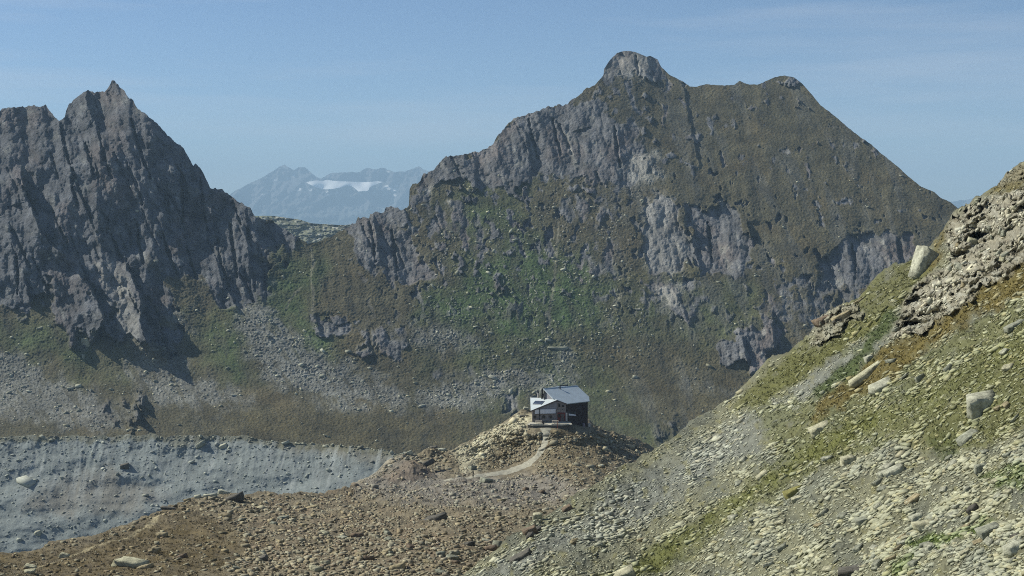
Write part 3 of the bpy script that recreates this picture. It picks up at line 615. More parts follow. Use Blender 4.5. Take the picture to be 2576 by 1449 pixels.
GB = [([(2600, 600), (2600, 740), (2450, 800), (2340, 870), (2240, 955), (2130, 1015), (2040, 1060), (2090, 975), (2180, 905), (2300, 835), (2400, 765), (2490, 690), (2550, 640)], 'o', 1), ([(2360, 690), (2300, 715), (2240, 765), (2160, 815), (2080, 870), (2000, 910), (1930, 965), (1915, 1005), (1965, 985), (2060, 925), (2160, 855), (2270, 770)], 'g', .95),
 ([(2240, 785), (2300, 785), (2220, 860), (2130, 960), (2060, 1005), (2050, 985), (2100, 930), (2170, 865)], 'd', 1), ([(2170, 1045), (2240, 1035), (2140, 1110), (2040, 1155), (1910, 1245), (1800, 1312), (1690, 1362), (1600, 1402), (1500, 1460), (1640, 1452), (1740, 1342), (1860, 1252), (2000, 1155)], 'y', 1),
 ([(1700, 1340), (1800, 1330), (1760, 1390), (1620, 1449), (1560, 1440)], 'y', .5), ([(2340, 1100), (2420, 1055), (2430, 1110), (2370, 1140)], 'd', .8), ([(2280, 1385), (2400, 1350), (2490, 1325), (2470, 1350), (2380, 1380), (2300, 1400)], 'v', 1), ([(2480, 1210), (2590, 1190), (2590, 1240), (2500, 1250)], 'v', .7),
 ([(2240, 1425), (2300, 1415), (2300, 1460), (2230, 1460)], 'v', .8), ([(2480, 490), (2540, 425), (2600, 395), (2600, 470), (2520, 500)], 'o', .8), ([(2340, 600), (2390, 560), (2370, 650), (2340, 680)], 'o', .8), ([(2250, 1100), (2600, 880), (2600, 1080), (2480, 1110), (2300, 1120)], 'g', .5), ([(2180, 1060), (2380, 960), (2600, 800), (2600, 900), (2300, 1060)], 'y', .6),
 ([(1930, 930), (2000, 890), (1990, 960), (1900, 1010), (1850, 1040), (1850, 1010)], 'g', .6), ([(2030, 1110), (2100, 1090), (2060, 1130), (2000, 1150)], 'y', .9)]
GB = [([(1880, 1010), (2100, 1000), (2320, 880), (2600, 740), (2600, 1060), (2480, 1090), (2250, 1110), (2060, 1180), (1830, 1330), (1600, 1460), (1500, 1460), (1750, 1320), (1960, 1150)], 'y', .62),
 ([(2340, 660), (2380, 690), (2300, 740), (2170, 830), (2080, 890), (1990, 970), (1890, 1030), (1850, 1035), (1880, 990), (1990, 880), (2060, 830), (2180, 720), (2290, 650)], 'g', .8)] + GB
GC = {'o': (.112, .092, .030), 'g': (.095, .098, .032), 'd': (.058, .076, .028), 'y': (.108, .115, .037), 'v': (.085, .120, .030)}
cc = np.zeros(a.shape + (3,)); cc[:] = (.15, .15, .098); cc = lerp3(cc, (.11, .118, .095), sstep(-.2, .4, fbm(a / 120, b / 80, 3, 331)) * .8)
cc = lerp3(cc, (.16, .17, .152), region(a, b, [(2200, 860), (2280, 800), (2230, 870), (2130, 930), (2060, 1000), (1960, 1080), (1850, 1160), (1700, 1260), (1550, 1340), (1400, 1400), (1300, 1449), (1200, 1449), (1400, 1330), (1600, 1200), (1800, 1090), (2000, 960), (2100, 890)], 25, 20, 40, 333) * .7)
hgrass = np.zeros(a.shape)
for i, (p, kd, s_) in enumerate(GB):
    m_ = s_ * region(a, b, p, 14, 20, 34, 341 + i); m_ = m_ * (1 - .75 * sstep(.12, .4, fbm((a + .6 * b) / 22, (b + .45 * a) / 9, 3, 361 + i)) * (.35 if s_ > .9 else 1))
    cc = lerp3(cc, GC[kd], m_); hgrass = np.maximum(hgrass, m_)
tint = sstep(.2, .45, fbm(a / 26, b / 16, 3, 371)) * (1 - OUT) * .45
cc = lerp3(cc, (.17, .16, .06), tint * (1 - hgrass)); 
oc = np.zeros_like(cc); oc[:] = (.25, .235, .18); oc = lerp3(oc, (.32, .315, .26), sstep(0, .4, fbm(a / 30, b / 12, 3, 373))); oc = lerp3(oc, (.15, .13, .10), sstep(.15, .45, fbm(a / 20, b / 10, 3, 375)) * .6)
cc = lerp3(cc, oc, OUT * .9)
cc *= (1 + .22 * fbm(a / 18, b / 10, 4, 377) + .2 * fbm(a / 5, b / 4, 2, 379))[..., None]
hi.cols = np.clip(cc, .02, .6); hi.hg = hgrass; hi.out = OUT
hi.build('hillside', M_HIL, [(4, -4), (20, -30), (60, -120)])

# base of the valley, out to the horizon
M_VAL = plain_mat('valley_cover', (.07, .075, .045), .95, .3, .004)
vv_ = np.array([(-20000, -600, -334), (20000, -600, -334), (20000, 33500, -334), (-20000, 33500, -334)], float)
struct(mesh_np('valley_ground', vv_, np.array([[0, 1, 2, 3]]), M_VAL))

# ================================================================== STONES
TONES = {'cream': (.37, .36, .25), 'pale': (.35, .355, .275), 'grey': (.235, .245, .19), 'rusty': (.155, .120, .085), 'dark': (.105, .10, .085), 'mossy': (.20, .19, .07), 'tan': (.29, .25, .155)}

def hull_rock(r, npts, shape, lo=.5):
    """angular block: hull of points on a rounded box, size 1 x shape[1] x shape[2]"""
    bm = bmesh.new()
    for i in range(8):                                            # the corners of a split block, knocked about
        p = np.array([(i & 1) - .5, (i >> 1 & 1) - .5, (i >> 2 & 1) - .5]); bm.verts.new((p * r.uniform(lo, 1.0, 3) ** .6).tolist())
    for _ in range(npts - 8):
        p = r.normal(size=3); p /= np.abs(p).max(); bm.verts.new((p * .5 * r.uniform(.7, 1.0)).tolist())
    g = bmesh.ops.convex_hull(bm, input=bm.verts)
    bmesh.ops.delete(bm, geom=list({e for e in g['geom_interior'] + g['geom_unused'] if isinstance(e, bmesh.types.BMVert)}), context='VERTS')
    bmesh.ops.triangulate(bm, faces=bm.faces[:]); bm.verts.index_update()
    V = np.array([v.co for v in bm.verts]); Fc = np.array([[v.index for v in f.verts] for f in bm.faces]); bm.free()
    V -= (V.max(0) + V.min(0)) / 2; V /= (V.max(0) - V.min(0)); V *= np.array(shape)
    return V, Fc

rr = np.random.default_rng(5)
SMALL = [hull_rock(rr, 10, (1, rr.uniform(.4, .8), rr.uniform(.16, .36))) for _ in range(34)]

SLABS = [hull_rock(rr, 8, (1, rr.uniform(.45, .8), rr.uniform(.14, .26)), .74) for _ in range(16)]

def frames(sheet, px, py, dx, dy, r, jit=.35):
    """local axes on the land: x along the survey direction (dx, dy), z out of the ground"""
    P, N = sheet.sample(px, py); Q, _ = sheet.sample(px + dx, py + dy); n = len(P)
    U = Q - P; U /= np.linalg.norm(U, axis=1, keepdims=True)
    Z = .65 * N + np.array([0, 0, .35]) + r.normal(size=(n, 3)) * jit * .6; Z /= np.linalg.norm(Z, axis=1, keepdims=True)
    U = U + r.normal(size=(n, 3)) * jit; U -= Z * (U * Z).sum(1, keepdims=True); U /= np.linalg.norm(U, axis=1, keepdims=True)
    return P, N, np.stack([U, np.cross(Z, U), Z], 2)

def scatter(name, sheet, px, py, spx, tones, r, dirv, mat, flat=1.0, jit=.35, protos=None):
    SMALL_ = protos or SMALL
    P, N, A = frames(sheet, px, py, dirv[0], dirv[1], r, jit); n = len(P); L = spx * P[:, 1] / F
    kind = r.integers(0, len(SMALL_), n); Vs, Fs, Cs = [], [], []; off = 0
    sc = np.stack([L, L * r.uniform(.7, 1.2, n), L * r.uniform(.7, 1.3, n) * flat], 1)
    for k, (pv_, pf) in enumerate(SMALL_):
        s_ = np.where(kind == k)[0]
        if not len(s_): continue
        v = np.einsum('nij,nkj->nki', A[s_], pv_[None] * sc[s_][:, None, :]) + (P[s_] + N[s_] * (L[s_] * .10)[:, None])[:, None]
        nv = len(pv_); Vs.append(v.reshape(-1, 3)); Fs.append((pf[None] + (off + np.arange(len(s_)) * nv)[:, None, None]).reshape(-1, 3)); off += nv * len(s_)
        Cs.append(np.repeat(tones[s_], nv, 0))
    return struct(mesh_np(name, np.concatenate(Vs), np.concatenate(Fs), mat, cols=np.concatenate(Cs)), 'stuff')

def tone_mix(n, names, p, r, base=None, blend=.45):
    t = np.array([TONES[k] for k in names]); i = r.choice(len(names), n, p=p); c = t[i] * r.uniform(.62, 1.42, (n, 1))
    if base is not None: c = c * blend + base * 1.35 * (1 - blend)
    return c, i

BOULDERS = []      # (sheet, px, py, width, tone name, axes) of the stones big enough to single out
def candidates(sheet, poly, n, med, sig, keep, names, p, r, dirv, ref, topn, rng_px):
    x = r.uniform(rng_px[0], rng_px[1], n * 4); y = r.uniform(rng_px[2], rng_px[3], n * 4)
    ok_ = poly_sd(x, y, poly) > 2; x, y = x[ok_], y[ok_]; ok_ = r.random(len(x)) < keep(x, y); x, y = x[ok_][:n], y[ok_][:n]
    P, _ = sheet.sample(x, y); s_ = med * np.exp(r.normal(0, sig, len(x))) * np.clip((ref / P[:, 1]) ** .45, .6, 1.7)
    col, ti = tone_mix(len(x), names, p, r, sheet.colour(x, y) * (1.75 if sheet is hi else 1.0))
    vis = (x > 15) & (x < 2560) & (y < 1440)
    order = np.argsort(-s_ * vis)[:topn]; big = np.zeros(len(x), bool); big[order] = True
    for j in order: BOULDERS.append((sheet, x[j], y[j], min(s_[j], 30 if med < 20 else 60), names[ti[j]], dirv))
    return x[~big], y[~big], np.minimum(s_[~big], 26 if med < 20 else 99), col[~big]

r1 = np.random.default_rng(21)
HPOLY = [(q_[0], q_[1] + 3) for q_ in HIC] + [(3700, 1700), (850, 1750)]
def keep_h(x, y):
    i = np.clip(((x - hi.x[0]) / hi.dx).astype(int), 0, len(hi.x) - 1); j = hi.row(i, y).astype(int)
    return np.clip(1.0 - .80 * hi.hg[j, i] - .62 * hi.out[j, i], .05, 1) * (.5 + .5 * sstep(-.25, .2, fbm((y + .6 * x) / 46, (x - .6 * y) / 200, 3, 401)))
NB = lambda x, y: np.exp(.42 * fbm((y + .6 * x) / 60, (x - .6 * y) / 170, 2, 403) / .35)
x, y, s_, c_ = candidates(hi, HPOLY, 62000, 7.6, .50, keep_h, ['cream', 'pale', 'grey', 'tan', 'dark'], [.16, .34, .34, .12, .04], r1, (10, -5.0), 120, 80, (900, 3200, 300, 1640))
scatter('scree', hi, x, y, np.clip(s_ * NB(x, y), 3, 26), c_, r1, (10, -5.0), M_STONE, 1.1, .17, SLABS + SLABS + SMALL)
GPOLY = [(q_[0], q_[1] + 3) for q_ in GRC] + [(2000, 1700), (-500, 1700)]
def keep_g(x, y):
    ohe = region(x, y, [(-500, 1380), (120, 1370), (300, 1330), (420, 1290), (480, 1285), (560, 1320), (640, 1370), (560, 1449), (300, 1520), (-500, 1520)], 14, 18, 50, 271)
    pth = line_region(x, y, PATH, [q_ + 3 for q_ in PATHW], 2.5, 3, 12, 1); hut_m = region(x, y, [(1318, 1050), (1345, 1035), (1490, 1040), (1510, 1075), (1460, 1098), (1330, 1086)], 4, 0, 20, 0)
    tr = line_region(x, y, [(412, 1292), (340, 1340), (215, 1385), (60, 1432), (-60, 1450)], [10, 8, 7, 7, 7], 2, 2, 16, 281)
    kn = region(x, y, [(925, 1215), (1030, 1165), (1090, 1190), (1130, 1160), (1155, 1190), (1110, 1212), (960, 1228)], 8, 6, 20, 4)
    return np.clip(1 - .86 * ohe, 0, 1) * (1 - .8 * kn) * (.35 + .65 * sstep(-.3, .2, fbm(x / 50, y / 18, 3, 407))) * (1 - pth) * (1 - hut_m) * (1 - tr) * (1 - np.exp(-((x - 1190) / 16) ** 2 - ((y - 1210) / 7) ** 2))
x, y, s_, c_ = candidates(gr, GPOLY, 36000, 6.2, .48, keep_g, ['cream', 'pale', 'grey', 'rusty', 'dark', 'tan'], [.10, .14, .27, .14, .10, .25], r1, (10, 1.2), 250, 60, (-300, 1700, 1040, 1640))
scatter('rubble', gr, x, y, s_, c_, r1, (10, 1.2), M_STONE, 1.6, .32, SMALL + SLABS)
# blocks shed by the outcrop
OPOLY = [(2040, 830), (2090, 775), (2165, 760), (2280, 790), (2310, 705), (2390, 665), (2385, 600), (2410, 545), (2480, 505), (2590, 470), (2590, 640), (2480, 725), (2430, 770), (2300, 855), (2230, 850), (2160, 805), (2080, 850)]
def keep_o(x, y):
    i = np.clip(((x - hi.x[0]) / hi.dx).astype(int), 0, len(hi.x) - 1); return hi.out[hi.row(i, y).astype(int), i] * .9
x, y, s_, c_ = candidates(hi, OPOLY, 150, 15.0, .45, keep_o, ['cream', 'pale', 'grey', 'tan', 'dark'], [.2, .3, .25, .15, .1], r1, (10, -4.2), 120, 24, (2030, 2600, 460, 860))
scatter('outcrop_blocks', hi, x, y, s_, c_ * .82, r1, (10, -4.2), M_STONE, 1.1, .05, SLABS)
# moraine blocks and pasture boulders, too many and too far to count
x = r1.uniform(-300, 1150, 2400); y = 1098 + 292 * r1.random(2400) ** 1.7; y = np.maximum(y, np.interp(x, mo.x, mo.top) + 2)
c_, _ = tone_mix(len(x), ['pale', 'grey', 'dark'], [.45, .45, .1], r1, mo.colour(x, y), .5)
scatter('moraine_blocks', mo, x, y, 3.4 * np.exp(r1.normal(0, .55, len(x))), c_, r1, (10, 1), M_STONE, 1.3, .6)
x = r1.uniform(-200, 2450, 26000); y = r1.uniform(430, 1110, 26000); i = np.clip(((x - mt.x[0]) / mt.dx).astype(int), 0, len(mt.x) - 1)
j = mt.row(i, y).astype(int)
pk = (.14 + .5 * scree[j, i] + .9 * dens[j, i]) * (1 - .9 * rk[j, i]) * (y > mt.top[i] + 6) * sstep(-.25, .3, fbm(x / 50, y / 40, 3, 405)) * (1 - .7 * sstep(1500, 1700, x) * sstep(700, 560, y))
ok_ = r1.random(len(x)) < pk; x, y = x[ok_], y[ok_]
c_, _ = tone_mix(len(x), ['cream', 'pale', 'grey'], [.25, .45, .3], r1, mt.colour(x, y), .75)
scatter('boulder_field', mt, x, y, 4.0 * np.exp(r1.normal(0, .55, len(x))), c_, r1, (10, 2), M_STONE, 1.3, .6)

# ---- grass tufts on the green bands and the brown turf
def tufts(sheet, poly, n0, box_, tall, seed):
    x = r1.uniform(box_[0], box_[1], n0); y = r1.uniform(box_[2], box_[3], n0); ok_ = poly_sd(x, y, poly) > 3; x, y = x[ok_], y[ok_]
    i = np.clip(((x - sheet.x[0]) / sheet.dx).astype(int), 0, len(sheet.x) - 1); j = sheet.row(i, y).astype(int)
    ok_ = r1.random(len(x)) < sheet.hg[j, i] * (.35 + 1.1 * sstep(-.1, .35, fbm(x / 14, y / 8, 3, seed))) + .03; x, y = x[ok_], y[ok_]
    P, N = sheet.sample(x, y); n_ = len(x); base_c = sheet.colour(x, y); B = 9; u_ = (P[:, 1:2] / 130)
    hgt = r1.uniform(.5, 1.6, (n_, B)) * tall * u_ ** .6 * r1.uniform(.6, 1.6, (n_, 1)); an = r1.uniform(0, 2 * np.pi, (n_, B)); ln = r1.uniform(.3, .9, (n_, B)) * hgt
    root = P[:, None] + np.stack([np.cos(an) * .13, np.sin(an) * .13, 0 * an], -1) * u_[:, :, None] - N[:, None] * .03
    side = np.stack([-np.sin(an), np.cos(an), 0 * an], -1) * (.028 * u_[:, :, None])
    tip = root + np.stack([np.cos(an) * ln, np.sin(an) * ln, hgt], -1)
    cl = np.repeat(base_c * r1.uniform(.82, 1.35, (n_, 1)), B * 3, 0) * np.repeat(r1.uniform(.8, 1.25, (n_ * B, 1)), 3, 0)
    return np.stack([root - side, root + side, tip], 2).reshape(-1, 3), np.clip(cl, .02, .5)
V1, c1 = tufts(hi, HPOLY, 150000, (1200, 2750, 390, 1560), .11, 501); V2, c2 = tufts(gr, GPOLY, 42000, (-200, 1650, 1060, 1500), .10, 503)
V = np.concatenate([V1, V2])
struct(mesh_np('grass', V, np.arange(len(V)).reshape(-1, 3), M_STONE, cols=np.concatenate([c1, c2])), 'stuff')

# ---- boulders one can single out
def rock_mesh(r, shape, tone, npts=22, rough=.05):
    V, Fc = hull_rock(r, npts, shape); bm = bmesh.new()
    vs = [bm.verts.new(v) for v in V.tolist()]
    for f in Fc.tolist(): bm.faces.new([vs[q_] for q_ in f])
    bmesh.ops.subdivide_edges(bm, edges=bm.edges[:], cuts=2, use_grid_fill=True)
    co = np.array([v.co for v in bm.verts]); sz = max(shape)
    for s2, am in ((3.0, rough), (8.0, rough * .45)):
        co += np.stack([fbm(co[:, 0] / sz * s2 + q_ * 7.3, co[:, 1] / sz * s2 + co[:, 2] / sz * s2 * 1.7 + q_, 2, int(r.integers(1, 400))) for q_ in range(3)], 1) * sz * am
    for v, q_ in zip(bm.verts, co.tolist()): v.co = q_
    bmesh.ops.triangulate(bm, faces=bm.faces[:]); bm.verts.index_update()
    V = np.array([v.co for v in bm.verts]); Fc = np.array([[v.index for v in f.verts] for f in bm.faces]); bm.free()
    cl = np.array(tone) * (1 + .25 * fbm(V[:, 0] / sz * 4, V[:, 1] / sz * 4 + V[:, 2] / sz * 5, 3, int(r.integers(1, 300))))[:, None]
    return V, Fc, np.clip(cl, .02, .7)

HAND = [  # land, column, row of the centre, width, height, roll, tone, label
 (hi, 2330, 650, 62, 84, -20, 'pale', 'tall pale triangular slab standing upright on the grassy crest of the right slope'),
 (hi, 2302, 668, 16, 44, -22, 'grey', 'thin grey pointed slab leaning just left of the tall triangular slab'),
 (hi, 2470, 1002, 84, 70, 6, 'pale', 'big whitish boulder with a dark cleft on its right side, largest on the right slope'),
 (hi, 2438, 1078, 60, 36, 34, 'grey', 'smooth rounded slab directly below the big whitish boulder'),
 (hi, 2192, 926, 148, 20, 36, 'cream', 'long narrow yellowish slab lying aslant between dark green grass and ochre grass'),
 (hi, 2188, 902, 24, 20, 20, 'pale', 'small pale block in dark grass just above the long narrow yellowish slab'),
 (hi, 2222, 968, 70, 26, 22, 'pale', 'elongated pale slab in ochre grass below the long narrow yellowish slab'),
 (hi, 2074, 806, 56, 20, 20, 'rusty', 'reddish brown overhanging slab on the left skyline of the right slope'),
 (hi, 2120, 795, 58, 34, 28, 'tan', 'broad tan ledge stone just right of the reddish brown overhanging slab'),
 (hi, 1998, 1236, 56, 36, 26, 'mossy', 'round mossy yellow-brown boulder with a black hollow at its right side'),
 (hi, 2006, 1258, 32, 14, 20, 'cream', 'small cream stone lying against the front of the round mossy boulder'),
 (hi, 2066, 1078, 62, 26, 26, 'cream', 'smooth cream slab at the upper end of the yellow-green grass band'),
 (hi, 1920, 1190, 40, 16, 40, 'cream', 'slanting cream slab with a black crevice under it beside the yellow-green grass band'),
 (hi, 2556, 822, 60, 18, 26, 'grey', 'long grey slab in green grass close to the right edge of the picture'),
 (hi, 2492, 1356, 70, 24, 18, 'grey', 'flat grey slab just right of the bright green grass patch near the bottom'),
 (hi, 2556, 1392, 60, 40, 24, 'pale', 'broad pale slab in the lower right corner'),
 (hi, 2150, 1430, 92, 34, 10, 'dark', 'dark grey rounded outcrop block at the bottom edge of the right slope'),
 (hi, 1566, 1436, 72, 36, 24, 'cream', 'wide cream slab at the bottom edge below the yellow-green grass band'),
 (hi, 1428, 1272, 32, 36, 30, 'rusty', 'brown boulder with a light left edge on the rim above the stony gully'),
 (hi, 1334, 1332, 40, 40, 20, 'rusty', 'brown two-part boulder lower down the rim of the stony gully'),
 (hi, 1352, 1306, 30, 22, 10, 'cream', 'pale blocky stone just above the brown two-part boulder on the rim'),
 (hi, 1425, 1318, 36, 12, 30, 'cream', 'narrow cream slab lying aslant at the foot of the grey scree'),
 (hi, 1310, 1405, 60, 18, 28, 'dark', 'dark slab with a black gap beneath it at the lower left of the scree'),
 (hi, 2300, 1250, 56, 16, 38, 'tan', 'long tan slab lying aslant in the middle of the lower rubble'),
 (hi, 2136, 1160, 40, 30, 8, 'cream', 'square cream slab with a black upright crack at its right edge'),
 (hi, 2250, 1178, 60, 26, 24, 'pale', 'pale smooth slab in rubble left of the green grass below the whitish boulder'),
 (hi, 2180, 1300, 60, 16, 14, 'grey', 'flat grey slab under a thin dark line in the lower rubble'),
 (hi, 2310, 1290, 40, 26, 30, 'pale', 'whitish angular slab right of the long tan slab'),
 (hi, 2330, 1335, 66, 22, 8, 'cream', 'cream slab lying directly above the bright green grass patch'),
 (hi, 2470, 1175, 40, 24, 10, 'grey', 'grey slab with a dark cavity left of the right edge rubble'),
 (gr, 328, 1417, 82, 40, -6, 'cream', 'big boulder with cream top and black front in brown grass at lower left'),
 (gr, 366, 1428, 34, 16, 14, 'tan', 'flat tan stone leaning on the right foot of the big cream-topped boulder'),
 (gr, 388, 1388, 20, 26, -20, 'tan', 'pointed tan stone behind the right end of the big cream-topped boulder'),
 (gr, 408, 1342, 24, 18, 5, 'tan', 'light tan block beside the rusty patch on the brown grassy hump'),
 (gr, 160, 1394, 22, 16, -25, 'cream', 'small cream pointed stone beside the faint trail at far lower left'),
 (gr, 74, 1433, 26, 14, 5, 'cream', 'cream block at the bottom left corner'),
 (gr, 76, 1416, 30, 10, -12, 'cream', 'thin cream slab just above the block in the bottom left corner'),
 (gr, 590, 1250, 44, 26, 22, 'dark', 'dark block on the crest of the brown hump against the grey moraine'),
 (gr, 562, 1240, 26, 14, -15, 'pale', 'pale stone touching the upper left of the dark crest block'),
 (gr, 528, 1254, 30, 10, 4, 'pale', 'flat pale slab on the crest left of the dark crest block'),
 (gr, 497, 1256, 16, 12, 10, 'pale', 'small pale stone at the left end of the crest stones'),
 (gr, 422, 1280, 34, 9, -8, 'dark', 'thin dark slab on the sloping crest above the bare sandy patch'),
 (gr, 1068, 1176, 50, 12, 26, 'dark', 'dark slanting ledge on the small knoll left of the hut hill'),
 (gr, 1092, 1130, 18, 14, 10, 'dark', 'black stone on top of the small knoll left of the hut hill'),
 (gr, 1108, 1134, 26, 9, 0, 'pale', 'pale flat stone beside the black stone on the small knoll'),
 (gr, 1030, 1138, 16, 16, 20, 'pale', 'upright pale stone on the left shoulder of the small knoll'),
 (gr, 1090, 1310, 66, 16, 18, 'dark', 'long dark slab with a black underside in the middle rubble'),
 (gr, 898, 1343, 30, 16, 0, 'rusty', 'rusty brown boulder alone in the middle of the stony ground'),
 (gr, 1236, 1371, 30, 22, 10, 'rusty', 'dark rusty boulder at the bottom of the gully under the scree rim'),
 (gr, 786, 1282, 30, 12, 10, 'tan', 'rounded tan slab near the crest of the stony ground'),
 (gr, 714, 1306, 28, 12, 6, 'grey', 'grey wedge stone below the crest left of the rounded tan slab'),
 (gr, 1000, 1425, 36, 20, 16, 'tan', 'rounded tan boulder among dark rusty stones at the bottom edge'),
 (gr, 974, 1394, 24, 16, 20, 'tan', 'rounded tan stone above the tan boulder at the bottom edge'),
 (gr, 655, 1396, 34, 14, 20, 'dark', 'dark slanting stone where brown grass meets grey rubble'),
 (gr, 456, 1397, 26, 14, 20, 'rusty', 'rusty stone in the brown grass right of the big cream-topped boulder'),
 (gr, 1324, 1028, 16, 9, -10, 'pale', 'pale rock on the crest directly left of the hut'),
 (gr, 1318, 1047, 22, 6, 0, 'dark', 'low dark flat block just left of the terrace'),  # dark block set in for the dark hollow beside the terrace
 (gr, 1301, 1137, 7, 6, 10, 'dark', 'small black stone on the bright slope left of the footpath'),
 (gr, 1512, 1170, 14, 9, 10, 'pale', 'pale stone on the brown slope to the lower right of the hut'),
 (mo, 504, 1116, 24, 14, 30, 'grey', 'grey block with a white cap near the top of the moraine'),
 (mo, 562, 1121, 18, 12, 20, 'pale', 'pale block near the top of the moraine right of the white-capped one'),
 (mo, 314, 1171, 22, 14, 10, 'dark', 'dark clump of rock in the middle of the moraine'),
 (mo, 96, 1340, 14, 14, 10, 'pale', 'pale block low on the left part of the moraine'),
 (mt, 217, 858, 20, 24, 8, 'cream', 'large cream boulder at the foot of the dark left crag'),
 (mt, 1404, 875, 52, 7, 0, 'grey', 'flat grey rock shelf above the grey fan behind the hut'),
]
rb = np.random.default_rng(77)
for k, (sh, x, y, wpx, hpx, roll, tn, lab) in enumerate(HAND):
    P, N = sh.sample(np.array([x], float), np.array([y + hpx * .30])); P = P[0]; N = N[0]; u_ = P[1] / F
    w_, h_ = wpx * u_ * (.9 if sh is hi else 1.05), hpx * u_ * (1.0 if hpx > 66 else .62 if hpx > 30 else 1.0); dep = min(w_, h_ * 3.0) * .75 + h_ * .15
    V, Fc, cl = rock_mesh(rb, (w_ * 1.04, dep, h_ * 1.04), TONES[tn], 24 if tn == 'mossy' else 12, .03)
    o = mesh_np('boulder', V, Fc, M_BOULD, cols=cl)
    o.location = P + np.array([0, dep * .10, h_ * .10]); o.rotation_euler = (R(rb.uniform(-6, 6)), R(-roll), R(rb.uniform(-10, 10)))
    tag(o, lab, 'boulder', 'boulders on the stony ground')

ZONES = [(hi, 2480, 560, 'high in the layered outcrop'), (hi, 2420, 660, 'below the dark hollows of the outcrop'), (hi, 2350, 780, 'on the broken ledges under the outcrop'), (hi, 2240, 850, 'in the dark green grass of the slope'),
 (hi, 2130, 850, 'in grass behind the grey stone strip'), (hi, 2440, 820, 'in the ochre grass band'), (hi, 2520, 950, 'in thin grass near the whitish boulder'), (hi, 2330, 950, 'in grass left of the whitish boulder'), (hi, 2400, 1140, 'in rubble below the whitish boulder'),
 (hi, 2540, 1120, 'at the right edge below the whitish boulder'), (hi, 2080, 1000, 'near the elongated pale slab'), (hi, 1960, 950, 'on the skyline of the right slope'), (hi, 1950, 1090, 'on the upper grey scree'), (hi, 1800, 1110, 'on scree under the skyline notch'), (hi, 1680, 1180, 'on scree just right of the hut hill'),
 (hi, 1560, 1260, 'on scree above the stony gully'), (hi, 1700, 1290, 'in the middle of the grey scree'), (hi, 1480, 1360, 'on the lower scree'), (hi, 1300, 1430, 'at the lower left tip of the scree'), (hi, 1850, 1230, 'on the upper edge of the yellow-green band'), (hi, 1700, 1390, 'in the lower yellow-green band'),
 (hi, 1880, 1330, 'in rubble under the yellow-green band'), (hi, 2080, 1180, 'in rubble right of the mossy boulder'), (hi, 2060, 1320, 'in rubble below the mossy boulder'), (hi, 1850, 1430, 'under the yellow-green band, bottom edge'), (hi, 2220, 1400, 'left of the bright green patch'), (hi, 2400, 1290, 'above the bright green patch'),
 (hi, 2420, 1420, 'below the bright green patch'), (hi, 2540, 1300, 'at the right edge of the lower rubble'), (hi, 2240, 1230, 'beside the long tan slab'),
 (gr, 1240, 1130, 'on the bright slope left of the path'), (gr, 1440, 1130, 'on the brown slope under the hut'), (gr, 1560, 1150, 'on the far right flank of the hut hill'), (gr, 1440, 1210, 'at the right foot of the hut hill'), (gr, 1250, 1240, 'just below the footpath'), (gr, 1040, 1190, 'on the small knoll'), (gr, 1300, 1290, 'in the upper gully'),
 (gr, 1150, 1350, 'in the lower gully'), (gr, 1050, 1280, 'in the rubble right of centre'), (gr, 900, 1280, 'near the crest of the stony ground'), (gr, 720, 1265, 'on the crest right of the dark block'), (gr, 850, 1370, 'in the rubble around the rusty boulder'), (gr, 700, 1400, 'where brown grass meets rubble'), (gr, 960, 1420, 'at the bottom edge of the rubble'),
 (gr, 500, 1310, 'on the rusty hump'), (gr, 450, 1400, 'in brown grass near the bottom'), (gr, 200, 1400, 'in brown grass at lower left'), (gr, 1120, 1430, 'at the mouth of the gully')]
SHAPES = [('flat', (1, .7, .26)), ('blocky', (1, .8, .5)), ('wedge-shaped', (1, .55, .36))]
protos = {}
for tn in TONES:
    for si, (sn, shp) in enumerate(SHAPES):
        for v_ in range(2):
            V, Fc, cl = rock_mesh(rb, shp, np.array(TONES[tn]) * .86, 9 if si != 1 else 12, .02); protos[(tn, si, v_)] = (V, Fc, cl)
made = {}; todo = {}
for q_ in BOULDERS:
    sh, x, y = q_[:3]; z_ = min((z for z in ZONES if z[0] is sh), key=lambda z: (z[1] - x) ** 2 + 2 * (z[2] - y) ** 2)
    si = int(rb.integers(0, 3)); todo.setdefault((q_[4], si, z_[3]), []).append(q_)
ORD = ['leftmost', 'second from left', 'third from left', 'fourth from left', 'fifth from left', 'sixth from left', 'seventh from left']
NUM = ['', '', 'two', 'three', 'four', 'five', 'six', 'seven']
for (tn, si, zn), lst in todo.items():
    lst.sort(key=lambda q_: q_[1]); n_ = len(lst)
    for k, (sh, x, y, spx, _, dirv) in enumerate(lst):
        key = (tn, si, int(rb.integers(0, 2)))
        if key not in made:
            V, Fc, cl = protos[key]; o = mesh_np('boulder', V, Fc, M_BOULD, cols=cl); made[key] = o
        else:
            o = made[key].copy(); COL.objects.link(o)
        P, N, A = frames(sh, np.array([x]), np.array([y]), dirv[0], dirv[1], rb, .22); L_ = spx * P[0, 1] / F
        o.matrix_world = Matrix.Translation(Vector(P[0] + N[0] * L_ * .12)) @ Matrix(A[0].tolist()).to_4x4() @ Matrix.Diagonal((L_, L_ * rb.uniform(.8, 1.1), L_ * rb.uniform(.8, 1.2), 1))
        lab = f'{tn} {SHAPES[si][0]} boulder {zn}' + ('' if n_ == 1 else f', {ORD[min(k, 6)]} of {NUM[min(n_, 7)]}')
        tag(o, lab, 'boulder', 'boulders on the stony ground')

